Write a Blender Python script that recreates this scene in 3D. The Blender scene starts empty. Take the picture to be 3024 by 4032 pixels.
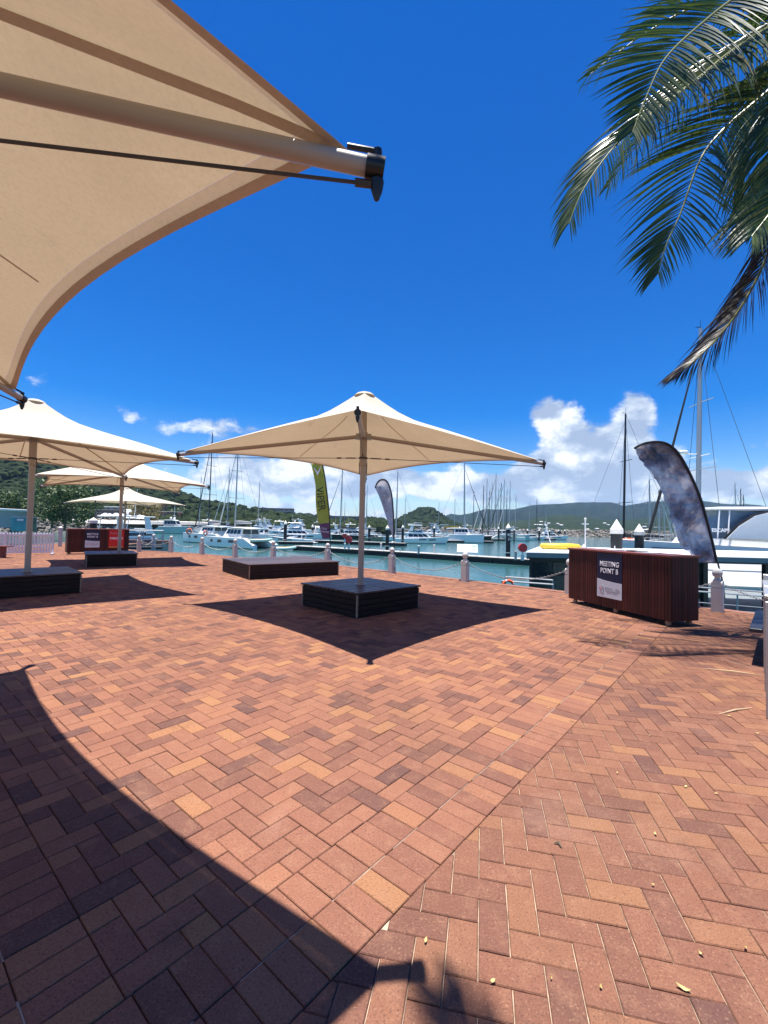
import bpy, bmesh, math, random
import numpy as np
from mathutils import Vector, Matrix
PI = math.pi
rad = math.radians
rng = random.Random(11)
SC = bpy.context.scene
COL = SC.collection

# ------------------------------------------------------------------ camera
EYE = 1.55
FPX, PITCH, ROLL = 1751.0, 0.0326, 0.0204      # focal length in photo pixels (3024 wide), pitch up, roll
cd = bpy.data.cameras.new("camera")
cam = bpy.data.objects.new("camera", cd)
COL.objects.link(cam)
fwd = Vector((0, math.cos(PITCH), math.sin(PITCH)))
upv = Vector((0, -math.sin(PITCH), math.cos(PITCH)))
rgt = Vector((1, 0, 0))
r2 = rgt * math.cos(ROLL) + upv * math.sin(ROLL)
u2 = -rgt * math.sin(ROLL) + upv * math.cos(ROLL)
m3 = Matrix((r2, u2, -fwd)).transposed()
cam.matrix_world = Matrix.Translation((0, 0, EYE)) @ m3.to_4x4()
cd.sensor_fit = 'HORIZONTAL'
cd.sensor_width = 36.0
cd.lens = 36.0 * FPX / 3024.0
cd.clip_start = 0.05
cd.clip_end = 30000
SC.camera = cam

def ray(px, py):
    "direction of a photo pixel, with a forward component of 1 along the view"
    a, b = (px - 1512) / FPX, (2016 - py) / FPX
    return r2 * a + u2 * b + fwd
def at_plane(px, py, z=0.0):
    d = ray(px, py)
    t = (z - EYE) / d.z
    return Vector((d.x * t, d.y * t, z))
def at_depth(px, py, dist):
    d = ray(px, py)
    t = dist / d.y
    return Vector((d.x * t, dist, EYE + d.z * t))

# ------------------------------------------------------------------ sky, sun, exposure
SUNV = Vector((-0.0706, -0.0141, 1.0)).normalized()
SUN_EL = math.asin(SUNV.z)
SUN_AZ = math.atan2(SUNV.x, SUNV.y)
W = bpy.data.worlds.new("World")
SC.world = W
W.use_nodes = True
NT = W.node_tree
for n in list(NT.nodes):
    NT.nodes.remove(n)

class NB:
    "small helper that chains shader nodes"
    def __init__(s, nt): s.nt = nt
    def node(s, t, **kw):
        n = s.nt.nodes.new(t)
        for k, v in kw.items(): setattr(n, k, v)
        return n
    def put(s, sock, v):
        if hasattr(v, 'is_linked'): s.nt.links.new(v, sock)
        else: sock.default_value = v
    def m(s, op, a, b=0.0, c=None, clamp=False):
        n = s.node('ShaderNodeMath', operation=op); n.use_clamp = clamp
        s.put(n.inputs[0], a); s.put(n.inputs[1], b)
        if c is not None: s.put(n.inputs[2], c)
        return n.outputs[0]
    def mix(s, f, a, b, blend='MIX'):
        n = s.node('ShaderNodeMix', data_type='RGBA', blend_type=blend)
        s.put(n.inputs[0], f)
        for i, v in ((6, a), (7, b)):
            if isinstance(v, (tuple, list)) and len(v) == 3: v = (*v, 1)
            s.put(n.inputs[i], v)
        return n.outputs[2]
    def noise(s, vec, scale, detail=4, rough=.5, dist=0.0, dim='3D'):
        n = s.node('ShaderNodeTexNoise', noise_dimensions=dim)
        if vec is not None: s.nt.links.new(vec, n.inputs['Vector'])
        n.inputs['Scale'].default_value = scale
        n.inputs['Detail'].default_value = detail
        n.inputs['Roughness'].default_value = rough
        n.inputs['Distortion'].default_value = dist
        return n.outputs['Fac']
    def smooth(s, v, lo, hi):
        n = s.node('ShaderNodeMapRange', interpolation_type='SMOOTHSTEP')
        s.put(n.inputs['Value'], v)
        n.inputs['From Min'].default_value = lo; n.inputs['From Max'].default_value = hi
        if lo > hi:
            n.inputs['From Min'].default_value = hi; n.inputs['From Max'].default_value = lo; n.inputs['To Min'].default_value = 1; n.inputs['To Max'].default_value = 0
        return n.outputs['Result']
    def ramp(s, f, stops, interp='LINEAR'):
        n = s.node('ShaderNodeValToRGB')
        cr = n.color_ramp; cr.interpolation = interp
        while len(cr.elements) < len(stops): cr.elements.new(.5)
        for e, (p, c) in zip(cr.elements, stops):
            e.position = p; e.color = (*c, 1)
        s.put(n.inputs[0], f)
        return n.outputs[0]

w = NB(NT)
sky = w.node('ShaderNodeTexSky', sky_type='NISHITA')
sky.sun_disc = False
sky.sun_elevation = SUN_EL
sky.sun_rotation = SUN_AZ
sky.air_density = 1.0
sky.dust_density = 0.2
sky.ozone_density = 3.0
hs = w.node('ShaderNodeHueSaturation')
hs.inputs['Saturation'].default_value = SKY_SAT = 1.62
hs.inputs['Hue'].default_value = 0.516
NT.links.new(sky.outputs[0], hs.inputs['Color'])
skycol = hs.outputs[0]
tc = w.node('ShaderNodeTexCoord')
sx = w.node('ShaderNodeSeparateXYZ')
NT.links.new(tc.outputs['Generated'], sx.inputs[0])
az = w.m('ARCTAN2', sx.outputs[0], sx.outputs[1])          # 0 straight ahead, positive to the right
el = w.m('ARCSINE', sx.outputs[2])
ab = w.node('ShaderNodeCombineXYZ')
NT.links.new(az, ab.inputs[0]); NT.links.new(el, ab.inputs[1])
azw = w.m('ADD', az, w.m('MULTIPLY', w.m('SUBTRACT', w.noise(ab.outputs[0], 6.0, 2, .5), .5), .11))
ab2 = w.node('ShaderNodeCombineXYZ')
NT.links.new(az, ab2.inputs[0]); NT.links.new(el, ab2.inputs[1]); ab2.inputs[2].default_value = 9.3
elw = w.m('ADD', el, w.m('MULTIPLY', w.m('SUBTRACT', w.noise(ab2.outputs[0], 8.0, 2, .5), .5), .085))
def bump(a0, e0, wa, we, amp):
    da = w.m('DIVIDE', w.m('SUBTRACT', azw, a0), wa)
    de = w.m('DIVIDE', w.m('SUBTRACT', elw, e0), we)
    q = w.m('ADD', w.m('MULTIPLY', da, da), w.m('MULTIPLY', de, de))
    return w.m('MULTIPLY', w.m('POWER', 2.718, w.m('MULTIPLY', q, -1.0)), amp)
def cloudspace(off):
    cb = w.node('ShaderNodeCombineXYZ')
    NT.links.new(az, cb.inputs[0])
    w.put(cb.inputs[1], w.m('MULTIPLY', w.m('ADD', el, off), 1.55))
    cb.inputs[2].default_value = 3.7
    return cb.outputs[0]
cov = None
for b in CLOUDS if 'CLOUDS' in globals() else (
        (0.44, 0.140, .125, .085, .60), (0.375, 0.235, .052, .055, .50), (0.52, 0.225, .055, .055, .50), (0.40, 0.10, .17, .05, .40),
        (0.10, 0.105, .34, .050, .50), (-0.24, 0.115, .20, .058, .50), (-0.40, 0.195, .10, .024, .34), (-0.30, 0.215, .07, .020, .26), (-0.53, 0.20, .055, .040, .34),
        (0.76, 0.165, .12, .018, .42), (0.74, 0.090, .20, .045, .52), (0.0, 0.030, 2.2, .018, .36), (0.2, 0.085, 2.5, .03, .16),
        (-0.675, 0.25, .04, .035, .33)):
    v = bump(*b)
    cov = v if cov is None else w.m('ADD', cov, v)
cov = w.m('MINIMUM', cov, .62)
n1 = w.noise(cloudspace(0.0), 9.5, 11, .62, .2)
n1u = w.noise(cloudspace(0.016), 9.0, 5, .52, .25)
n2 = w.noise(cloudspace(0.0), 3.2, 3, .5)
dens = w.m('ADD', w.m('ADD', n1, w.m('MULTIPLY', w.m('SUBTRACT', n2, .5), .35)), w.m('SUBTRACT', cov, 0.82))
alpha = w.smooth(dens, -0.01, 0.18)
lit = w.m('ADD', w.m('MULTIPLY', w.m('SUBTRACT', n1, n1u), 5.2), .60)
lit = w.m('SUBTRACT', lit, w.m('MULTIPLY', w.smooth(dens, .06, .42), .26), clamp=True)
ccol = w.ramp(lit, [(0.0, (2.9, 3.5, 4.6)), (.45, (4.3, 4.9, 5.8)), (.8, (6.2, 6.5, 6.8)), (1.0, (7.4, 7.5, 7.6))])
skyc = w.mix(w.m('MULTIPLY', alpha, .93), skycol, ccol)
bg = w.node('ShaderNodeBackground')
bg.inputs['Strength'].default_value = 0.08
NT.links.new(skyc, bg.inputs['Color'])
wo = w.node('ShaderNodeOutputWorld')
NT.links.new(bg.outputs[0], wo.inputs['Surface'])

sl = bpy.data.lights.new("sun", 'SUN')
sl.energy = 5.0
sl.angle = rad(0.53)
sl.color = (1.0, 0.955, 0.88)
so = bpy.data.objects.new("sun", sl)
COL.objects.link(so)
so.rotation_euler = SUNV.to_track_quat('Z', 'Y').to_euler()
so.location = (0, 0, 60)

vs = SC.view_settings
vs.view_transform = 'Standard'
vs.look = 'None'
vs.exposure = 1.04
vs.gamma = 1.0
vs.use_curve_mapping = False
SC.cycles.max_bounces = 8
SC.cycles.diffuse_bounces = 3
SC.cycles.transparent_max_bounces = 16
SC.cycles.use_denoising = True

# ------------------------------------------------------------------ materials
def mat(name, col, rough=.55, metal=0.0, var=.12, scale=6.0, bump=0.0, bscale=60.0, spec=.4, dirt=None, stretch=None, objvar=0.0):
    m = bpy.data.materials.new(name); m.use_nodes = True
    nt = m.node_tree; b = NB(nt)
    p = nt.nodes['Principled BSDF']
    tcn = b.node('ShaderNodeTexCoord')
    vec = tcn.outputs['Object']
    if stretch:
        mp = b.node('ShaderNodeMapping'); mp.inputs['Scale'].default_value = stretch
        nt.links.new(vec, mp.inputs[0]); vec = mp.outputs[0]
    f = b.noise(vec, scale, 5, .6)
    lo = tuple(c * (1 - var) for c in col); hi = tuple(min(1, c * (1 + var)) for c in col)
    c = b.ramp(f, [(.3, lo), (.7, hi)])
    if dirt:
        dcol, amt, dsc = dirt
        d = b.smooth(b.noise(vec, dsc, 6, .65), .5, .78)
        c = b.mix(b.m('MULTIPLY', d, amt), c, dcol)
    if objvar:
        rv = b.node('ShaderNodeObjectInfo').outputs['Random']
        c = b.mix(1.0, c, b.ramp(rv, [(0, (1 - objvar,) * 3), (1, (1 + objvar * .6, 1 + objvar * .5, 1 + objvar * .45))]), 'MULTIPLY')
    nt.links.new(c, p.inputs['Base Color'])
    p.inputs['Roughness'].default_value = rough
    p.inputs['Metallic'].default_value = metal
    p.inputs['Specular IOR Level'].default_value = spec
    if bump:
        bn = b.node('ShaderNodeBump'); bn.inputs['Strength'].default_value = bump; bn.inputs['Distance'].default_value = .01
        nt.links.new(b.noise(vec, bscale, 4, .6), bn.inputs['Height'])
        nt.links.new(bn.outputs[0], p.inputs['Normal'])
    return m

def rnd_mat(name, stops, source, rough=.85, speck=True):
    "colour of each piece from its own random value (object) or from the attribute rnd (joined pieces)"
    m = bpy.data.materials.new(name); m.use_nodes = True
    nt = m.node_tree; b = NB(nt); p = nt.nodes['Principled BSDF']
    if source == 'object':
        v = b.node('ShaderNodeObjectInfo').outputs['Random']
    else:
        a = b.node('ShaderNodeAttribute'); a.attribute_name = 'rnd'; v = a.outputs['Fac']
    c = b.ramp(v, stops)
    g = b.node('ShaderNodeNewGeometry').outputs['Position']
    if speck:
        big = b.noise(g, .45, 4, .6)
        c = b.mix(b.m('MULTIPLY', b.smooth(big, .42, .72), .42), c, (.115, .060, .042))
        st = b.noise(g, 2.1, 6, .65)
        c = b.mix(b.m('MULTIPLY', b.smooth(st, .56, .74), .45), c, (.085, .048, .038))
        st2 = b.noise(g, 1.3, 5, .6, .8)
        c = b.mix(b.m('MULTIPLY', b.smooth(st2, .56, .76), .28), c, (.34, .20, .145))
        vo = b.node('ShaderNodeTexVoronoi'); vo.inputs['Scale'].default_value = 1.7; nt.links.new(g, vo.inputs['Vector'])
        c = b.mix(b.m('MULTIPLY', b.smooth(vo.outputs['Distance'], .055, .030), .45), c, (.055, .036, .03))
        mid = b.noise(g, 9.0, 5, .7)
        c = b.mix(b.m('MULTIPLY', b.smooth(mid, .46, .76), .46), c, (.30, .16, .10))
        fine = b.noise(g, 120.0, 4, .8)
        c = b.mix(b.m('MULTIPLY', b.smooth(fine, .52, .64), .72), c, (.072, .039, .033))
        f2 = b.noise(g, 105.0, 3, .7)
        c = b.mix(b.m('MULTIPLY', b.smooth(f2, .55, .68), .27), c, (.47, .27, .17))
        bn = b.node('ShaderNodeBump'); bn.inputs['Strength'].default_value = .55; bn.inputs['Distance'].default_value = .003
        nt.links.new(fine, bn.inputs['Height']); nt.links.new(bn.outputs[0], p.inputs['Normal'])
    nt.links.new(c, p.inputs['Base Color'])
    p.inputs['Roughness'].default_value = rough
    p.inputs['Specular IOR Level'].default_value = .06
    return m

BRICK_STOPS = [(0.0, (.108, .056, .050)), (.08, (.150, .071, .054)), (.22, (.196, .087, .060)), (.5, (.236, .105, .069)), (.76, (.262, .118, .074)), (.94, (.288, .134, .073)), (1.0, (.320, .160, .078))]
WORN_STOPS = [(0.0, (.116, .058, .048)), (.12, (.154, .072, .052)), (.4, (.190, .085, .056)), (.7, (.210, .096, .061)), (.93, (.230, .108, .063)), (1.0, (.255, .124, .066))]
M = {}
M['brick'] = rnd_mat('brick_clay', BRICK_STOPS, 'object')
M['brick_many'] = rnd_mat('brick_clay_many', BRICK_STOPS, 'attr')
M['brick_worn'] = rnd_mat('worn_brick_clay', WORN_STOPS, 'object')
M['brick_worn_many'] = rnd_mat('worn_brick_clay_many', WORN_STOPS, 'attr')
M['bed'] = mat('joint_sand', (.095, .062, .048), .95, var=.5, scale=3, dirt=((.30, .24, .18), .5, 8))
M['joint'] = mat('pale_joint', (.30, .24, .19), .95, var=.3, scale=30, dirt=((.05, .03, .025), .95, 5))
M['coping'] = mat('coping', (.22, .10, .065), .9, var=.2, scale=4, bump=.3)
M['quay'] = mat('quay_concrete', (.30, .28, .25), .9, var=.2, scale=2, bump=.3)
M['pole'] = mat('pole_cream', (.36, .31, .26), .35, var=.06, scale=3, dirt=((.25, .2, .15), .25, 3))
M['black'] = mat('black_fitting', (.012, .012, .013), .35, var=.2)
M['cable'] = mat('cable_steel', (.06, .052, .045), .4, .3, var=.2)
M['bolt'] = mat('bolt_steel', (.35, .33, .3), .35, .8, var=.1)
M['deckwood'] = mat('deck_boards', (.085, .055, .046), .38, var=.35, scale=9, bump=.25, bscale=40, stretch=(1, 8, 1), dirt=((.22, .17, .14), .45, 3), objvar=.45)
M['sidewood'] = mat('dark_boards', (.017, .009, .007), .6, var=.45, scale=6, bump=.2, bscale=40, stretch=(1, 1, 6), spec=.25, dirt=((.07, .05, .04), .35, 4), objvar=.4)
M['endgrain'] = mat('corner_trim', (.30, .21, .14), .7, var=.25, scale=10)
M['redwood'] = mat('counter_slats', (.066, .013, .009), .5, var=.55, scale=7, bump=.15, bscale=30, stretch=(6, 6, .6), spec=.3, dirt=((.03, .008, .006), .6, 3), objvar=.4)
M['redtop'] = mat('counter_top', (.19, .05, .03), .35, var=.3, scale=5, stretch=(1, 8, 1))
M['navy'] = mat('sign_navy', (.008, .012, .045), .4, var=.05)
M['signwhite'] = mat('sign_white', (.56, .58, .62), .4, var=.03)
M['signtext'] = mat('sign_lettering', (.85, .85, .85), .5, var=.01)
M['greytext'] = mat('grey_lettering', (.33, .34, .36), .5, var=.02)
M['redlogo'] = mat('logo_red', (.55, .16, .17), .5, var=.02)
M['signred'] = mat('sign_red', (.55, .012, .012), .4, var=.05)
M['gold'] = mat('sign_gold', (.6, .33, .05), .5, var=.05)
M['bollard'] = mat('bollard_white', (.48, .455, .43), .45, var=.06, scale=5, dirt=((.35, .27, .2), .35, 5))
M['chain'] = mat('chain_steel', (.33, .34, .34), .4, .6, var=.2, scale=30)
M['white'] = mat('gelcoat_white', (.80, .80, .79), .25, var=.03, scale=2, spec=.5)
M['offwhite'] = mat('gelcoat_cream', (.66, .65, .62), .35, var=.05, scale=2)
M['greyhull'] = mat('grey_gelcoat', (.38, .40, .41), .35, var=.05, scale=2)
M['greenhull'] = mat('pale_green_hull', (.34, .50, .47), .35, var=.06, scale=2)
M['darkgreen'] = mat('dark_green_hull', (.025, .085, .07), .4, var=.1, scale=2)
M['navyhull'] = mat('navy_hull', (.008, .010, .018), .35, var=.1)
M['bluehull'] = mat('blue_hull', (.03, .11, .35), .35, var=.1)
M['tanhull'] = mat('tan_wooden_hull', (.22, .20, .14), .55, var=.2, scale=3)
M['antifoul'] = mat('antifouling', (.018, .03, .035), .6, var=.2)
M['glass'] = mat('dark_glass', (.012, .016, .02), .08, var=.1, spec=.6)
M['blueglass'] = mat('windscreen_glass', (.15, .20, .24), .12, var=.15, scale=.8, spec=.6)
M['alu'] = mat('mast_aluminium', (.42, .43, .45), .4, .35, var=.08)
M['carbon'] = mat('mast_black', (.012, .012, .016), .4, var=.1)
M['wire'] = mat('rigging_wire', (.12, .12, .13), .5, .2, var=.1)
M['sailcover'] = mat('sail_cover_grey', (.23, .24, .25), .8, var=.1)
M['sailblack'] = mat('sail_cover_black', (.02, .02, .022), .8, var=.1)
M['sailwhite'] = mat('furled_sail', (.6, .6, .58), .8, var=.08)
M['rubber'] = mat('rubber', (.02, .02, .02), .7, var=.2)
M['yellow'] = mat('yellow_plastic', (.72, .50, .045), .4, var=.08)
M['orange'] = mat('orange_buoy', (.75, .12, .03), .5, var=.1)
M['red'] = mat('red_plastic', (.50, .03, .03), .45, var=.08)
M['pile'] = mat('black_pile', (.014, .014, .016), .45, var=.25, scale=4)
M['pilecap'] = mat('pile_cap', (.72, .68, .60), .55, var=.08)
M['dock'] = mat('dock_deck', (.36, .345, .32), .85, var=.12, scale=3)
M['dockside'] = mat('dock_float', (.018, .018, .019), .7, var=.3, scale=3)
M['galv'] = mat('galvanised_steel', (.36, .38, .39), .45, .5, var=.1, scale=8)
M['steel'] = mat('brushed_steel', (.42, .42, .41), .38, .6, var=.08, scale=2, stretch=(1, 1, 20))
M['timber'] = mat('oiled_timber', (.23, .105, .055), .5, var=.25, scale=6, stretch=(1, 1, .2), objvar=.3)
M['bench'] = mat('bench_dark', (.018, .019, .03), .5, var=.2)
M['picket'] = mat('picket_paint', (.72, .68, .70), .5, var=.05)
M['redbench'] = mat('picnic_red', (.18, .05, .04), .6, var=.2)
M['teal'] = mat('teal_board', (.015, .26, .30), .35, var=.35, scale=.9)
M['greenboard'] = mat('board_picture', (.02, .10, .07), .35, var=.6, scale=2.5)
M['concrete'] = mat('pale_concrete', (.50, .47, .42), .9, var=.12, scale=3)
M['wallgrey'] = mat('shed_wall', (.34, .36, .37), .7, var=.06)
M['roofwhite'] = mat('roof_white', (.80, .80, .80), .5, var=.03)
M['fascia'] = mat('fascia_grey', (.16, .19, .21), .5, var=.06)
M['darkwall'] = mat('dark_wall', (.012, .014, .018), .4, var=.2)
M['walldark'] = mat('restaurant_wall', (.05, .05, .05), .7, var=.2)
M['terracotta'] = mat('terracotta', (.34, .15, .09), .8, var=.1)
M['cream'] = mat('render_cream', (.52, .47, .40), .8, var=.08)
M['flatgrey'] = mat('apartment_grey', (.13, .15, .17), .7, var=.12, scale=.2)
M['bark'] = mat('palm_bark', (.24, .19, .14), .9, var=.3, scale=6, bump=.5, bscale=14)
M['treebark'] = mat('tree_bark', (.13, .10, .07), .95, var=.3, scale=3)
M['rachis'] = mat('frond_rachis', (.20, .21, .06), .4, var=.2)
M['litter'] = mat('dry_leaf', (.52, .40, .17), .7, var=.35, scale=90)
M['stick'] = mat('dry_leaflet', (.55, .42, .27), .7, var=.2)
M['pink'] = mat('pink_cloth', (.75, .10, .22), .7, var=.1)
M['houseroof'] = mat('house_roof', (.62, .60, .57), .7, var=.1)
M['housewall'] = mat('house_wall', (.40, .37, .32), .8, var=.1)

def leaf_mat(name, stops, rough=.32, trans=.3, spec=.5):
    m = bpy.data.materials.new(name); m.use_nodes = True
    nt = m.node_tree; b = NB(nt); p = nt.nodes['Principled BSDF']
    a = b.node('ShaderNodeAttribute'); a.attribute_name = 'rnd'
    g = b.node('ShaderNodeNewGeometry').outputs['Position']
    f = b.m('ADD', b.m('MULTIPLY', a.outputs['Fac'], .75), b.m('MULTIPLY', b.noise(g, 1.3, 3), .25))
    c = b.ramp(f, stops)
    nt.links.new(c, p.inputs['Base Color'])
    p.inputs['Roughness'].default_value = rough
    p.inputs['Specular IOR Level'].default_value = spec
    if trans:
        t = b.node('ShaderNodeBsdfTranslucent'); nt.links.new(c, t.inputs['Color'])
        mx = b.node('ShaderNodeMixShader'); mx.inputs[0].default_value = trans
        nt.links.new(p.outputs[0], mx.inputs[1]); nt.links.new(t.outputs[0], mx.inputs[2])
        nt.links.new(mx.outputs[0], nt.nodes['Material Output'].inputs['Surface'])
    return m
M['palmleaf'] = leaf_mat('palm_leaflet', [(.1, (.016, .040, .015)), (.4, (.032, .072, .020)), (.68, (.080, .120, .022)), (.9, (.16, .13, .034))], .29, .32)
M['palmdry'] = leaf_mat('palm_leaflet_dry', [(.1, (.022, .014, .012)), (.5, (.040, .024, .018)), (.9, (.085, .065, .025))], .42, .12)
M['forest'] = leaf_mat('forest_crowns', [(.05, (.007, .015, .006)), (.4, (.014, .026, .009)), (.75, (.027, .040, .013)), (1., (.052, .056, .021))], .9, 0, .1)
M['treeleaf'] = leaf_mat('tree_leaves', [(.05, (.020, .045, .016)), (.5, (.045, .085, .022)), (1., (.11, .13, .03))], .6, .2)
M['treeyellow'] = leaf_mat('tree_leaves_pale', [(.05, (.10, .10, .035)), (.5, (.19, .17, .06)), (1., (.30, .25, .10))], .6, .2)
M['rockm'] = leaf_mat('breakwater_stone', [(.05, (.05, .048, .042)), (.4, (.12, .11, .095)), (.8, (.22, .20, .17)), (1., (.32, .29, .25))], .9, 0, .2)

def fabric(name, top, under, tfac, var=.05, grain=True):
    "shade cloth: pale on both faces, letting part of the daylight through"
    m = bpy.data.materials.new(name); m.use_nodes = True
    nt = m.node_tree; b = NB(nt)
    nt.nodes.remove(nt.nodes['Principled BSDF'])
    g = b.node('ShaderNodeTexCoord').outputs['Object']
    st = b.noise(g, .9, 5, .6)
    weave = b.noise(g, 46.0, 3, .7)
    blot = b.smooth(b.noise(g, 2.6, 6, .7, .4), .60, .74)
    def dirty(c):
        lo = tuple(x * (1 - var * 2) for x in c)
        x = b.mix(b.smooth(st, .35, .7), c, lo)
        x = b.mix(b.m('MULTIPLY', b.smooth(weave, .40, .66), .26), x, tuple(v * .66 for v in c))
        return b.mix(b.m('MULTIPLY', blot, .38), x, tuple(v * .55 for v in c))
    d = b.node('ShaderNodeBsdfDiffuse'); nt.links.new(dirty(top), d.inputs['Color'])
    t = b.node('ShaderNodeBsdfTranslucent'); nt.links.new(dirty(under), t.inputs['Color'])
    mx = b.node('ShaderNodeMixShader'); mx.inputs[0].default_value = tfac
    nt.links.new(d.outputs[0], mx.inputs[1]); nt.links.new(t.outputs[0], mx.inputs[2])
    nt.links.new(mx.outputs[0], nt.nodes['Material Output'].inputs['Surface'])
    return m
M['canopy'] = fabric('shade_cloth', (.56, .515, .43), (.92, .70, .43), .148)
M['hem'] = fabric('shade_cloth_double', (.54, .49, .41), (.85, .62, .39), .125)

# ------------------------------------------------------------------ mesh helpers
class MB:
    "collects shapes and links them as ONE mesh object"
    def __init__(s, mx=None):
        s.v = []; s.f = []; s.r = []; s.mx = mx; s.cur = 0.5
    def add(s, vs_, fs_):
        o = len(s.v)
        if s.mx is not None: vs_ = [s.mx @ Vector(q) for q in vs_]
        s.v.extend(tuple(q) for q in vs_)
        s.f.extend(tuple(i + o for i in f) for f in fs_)
        s.r.extend([s.cur] * len(fs_))
        return s
    def box(s, c, d, rz=0.0, mtx=None):
        x, y, z = d[0] / 2, d[1] / 2, d[2] / 2
        P = [Vector((i * x, j * y, k * z)) for k in (-1, 1) for j in (-1, 1) for i in (-1, 1)]
        R = Matrix.Rotation(rz, 3, 'Z') if mtx is None else mtx
        P = [R @ p + Vector(c) for p in P]
        return s.add(P, [(0, 2, 3, 1), (4, 5, 7, 6), (0, 1, 5, 4), (2, 6, 7, 3), (0, 4, 6, 2), (1, 3, 7, 5)])
    def bbox(s, c, d, b=.004, rz=0.0):
        "box with chamfered vertical and top edges"
        x, y, z = d[0] / 2, d[1] / 2, d[2] / 2
        def ring(dx, dy, zz): return [(-x + dx + b, -y + dy, zz), (x - dx - b, -y + dy, zz), (x - dx, -y + dy + b, zz), (x - dx, y - dy - b, zz), (x - dx - b, y - dy, zz), (-x + dx + b, y - dy, zz), (-x + dx, y - dy - b, zz), (-x + dx, -y + dy + b, zz)]
        return s.loft([[Matrix.Rotation(rz, 3, 'Z') @ Vector(p) + Vector(c) for p in r] for r in (ring(b, b, -z), ring(0, 0, -z + b), ring(0, 0, z - b), ring(b, b, z))])
    def loft(s, rings, cap=True, closed=True):
        n = len(rings[0]); vs_ = [p for r in rings for p in r]; fs_ = []
        for i in range(len(rings) - 1):
            for j in range(n if closed else n - 1):
                a, b_ = i * n + j, i * n + (j + 1) % n
                fs_.append((a, b_, b_ + n, a + n))
        if cap and closed:
            fs_.append(tuple(range(n))[::-1]); fs_.append(tuple((len(rings) - 1) * n + j for j in range(n)))
        return s.add(vs_, fs_)
    def tube(s, pts, r, n=8, cap=True):
        pts = [Vector(p) for p in pts]
        if not isinstance(r, (list, tuple)): r = [r] * len(pts)
        rings = []; ref = None
        for i, p in enumerate(pts):
            d = (pts[min(i + 1, len(pts) - 1)] - pts[max(i - 1, 0)]).normalized()
            if ref is None:
                ref = Vector((0, 0, 1)) if abs(d.z) < .9 else Vector((1, 0, 0))
            a = d.cross(ref).normalized(); b_ = a.cross(d).normalized(); ref = b_
            rings.append([p + (a * math.cos(2 * PI * k / n) + b_ * math.sin(2 * PI * k / n)) * r[i] for k in range(n)])
        return s.loft(rings, cap)
    def lathe(s, prof, n=16, c=(0, 0, 0), ph=0.0):
        c = Vector(c)
        return s.loft([[c + Vector((max(r, 1e-4) * math.cos(ph + 2 * PI * k / n), max(r, 1e-4) * math.sin(ph + 2 * PI * k / n), z)) for k in range(n)] for r, z in prof])
    def prism(s, poly, z0, z1):
        return s.loft([[(x, y, z0) for x, y in poly], [(x, y, z1) for x, y in poly]])
    def quad(s, a, b, c, d): return s.add([a, b, c, d], [(0, 1, 2, 3)])
    def grid(s, rows):
        n = len(rows[0]); vs_ = [p for r in rows for p in r]
        return s.add(vs_, [(i * n + j, i * n + j + 1, (i + 1) * n + j + 1, (i + 1) * n + j) for i in range(len(rows) - 1) for j in range(n - 1)])
    def mesh(s, name, m, smooth=False, attr=False):
        me = bpy.data.meshes.new(name)
        me.from_pydata(s.v, [], s.f)
        if attr:
            a = me.attributes.new('rnd', 'FLOAT', 'FACE'); a.data.foreach_set('value', s.r)
        if m is not None: me.materials.append(M[m] if isinstance(m, str) else m)
        if smooth:
            me.polygons.foreach_set('use_smooth', [True] * len(me.polygons))
        me.update()
        return me
    def build(s, name, m, parent=None, smooth=False, attr=False, loc=None):
        o = bpy.data.objects.new(name, s.mesh(name, m, smooth, attr))
        COL.objects.link(o)
        if parent is not None: o.parent = parent
        if loc is not None: o.location = loc
        return o

def fix_normals(o):
    bm = bmesh.new(); bm.from_mesh(o.data); bmesh.ops.recalc_face_normals(bm, faces=bm.faces); bm.to_mesh(o.data); bm.free()
    return o
def flat_smooth(o, ang=40):
    o.data.polygons.foreach_set('use_smooth', [True] * len(o.data.polygons))
    bm = bmesh.new(); bm.from_mesh(o.data)
    bmesh.ops.recalc_face_normals(bm, faces=bm.faces)
    for e in bm.edges:
        if len(e.link_faces) == 2 and e.calc_face_angle(0) > rad(ang): e.smooth = False
    bm.to_mesh(o.data); bm.free()
    return o
def tag(o, label=None, cat=None, group=None, kind=None):
    for k, v in (('label', label), ('category', cat), ('group', group), ('kind', kind)):
        if v: o[k] = v
    return o
def thing(name, label, cat, loc=(0, 0, 0), rz=0.0, group=None):
    o = bpy.data.objects.new(name, None)
    o.empty_display_size = .2
    COL.objects.link(o); o.location = loc; o.rotation_euler = (0, 0, rz)
    return tag(o, label, cat, group)
KIDS = {}
def children(o):
    return [c for c in COL.objects if c.parent == o]
def copy_tree(o, parent=None):
    c = o.copy(); COL.objects.link(c); c.parent = parent
    for ch in list(o.children): copy_tree(ch, c)
    return c
def retag(o, label, group=None):
    o['label'] = label
    if group: o['group'] = group
    return o
def piece(name, me, parent=None, mw=None):
    o = bpy.data.objects.new(name, me); COL.objects.link(o)
    if parent is not None: o.parent = parent
    if mw is not None: o.matrix_local = mw
    return o
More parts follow.
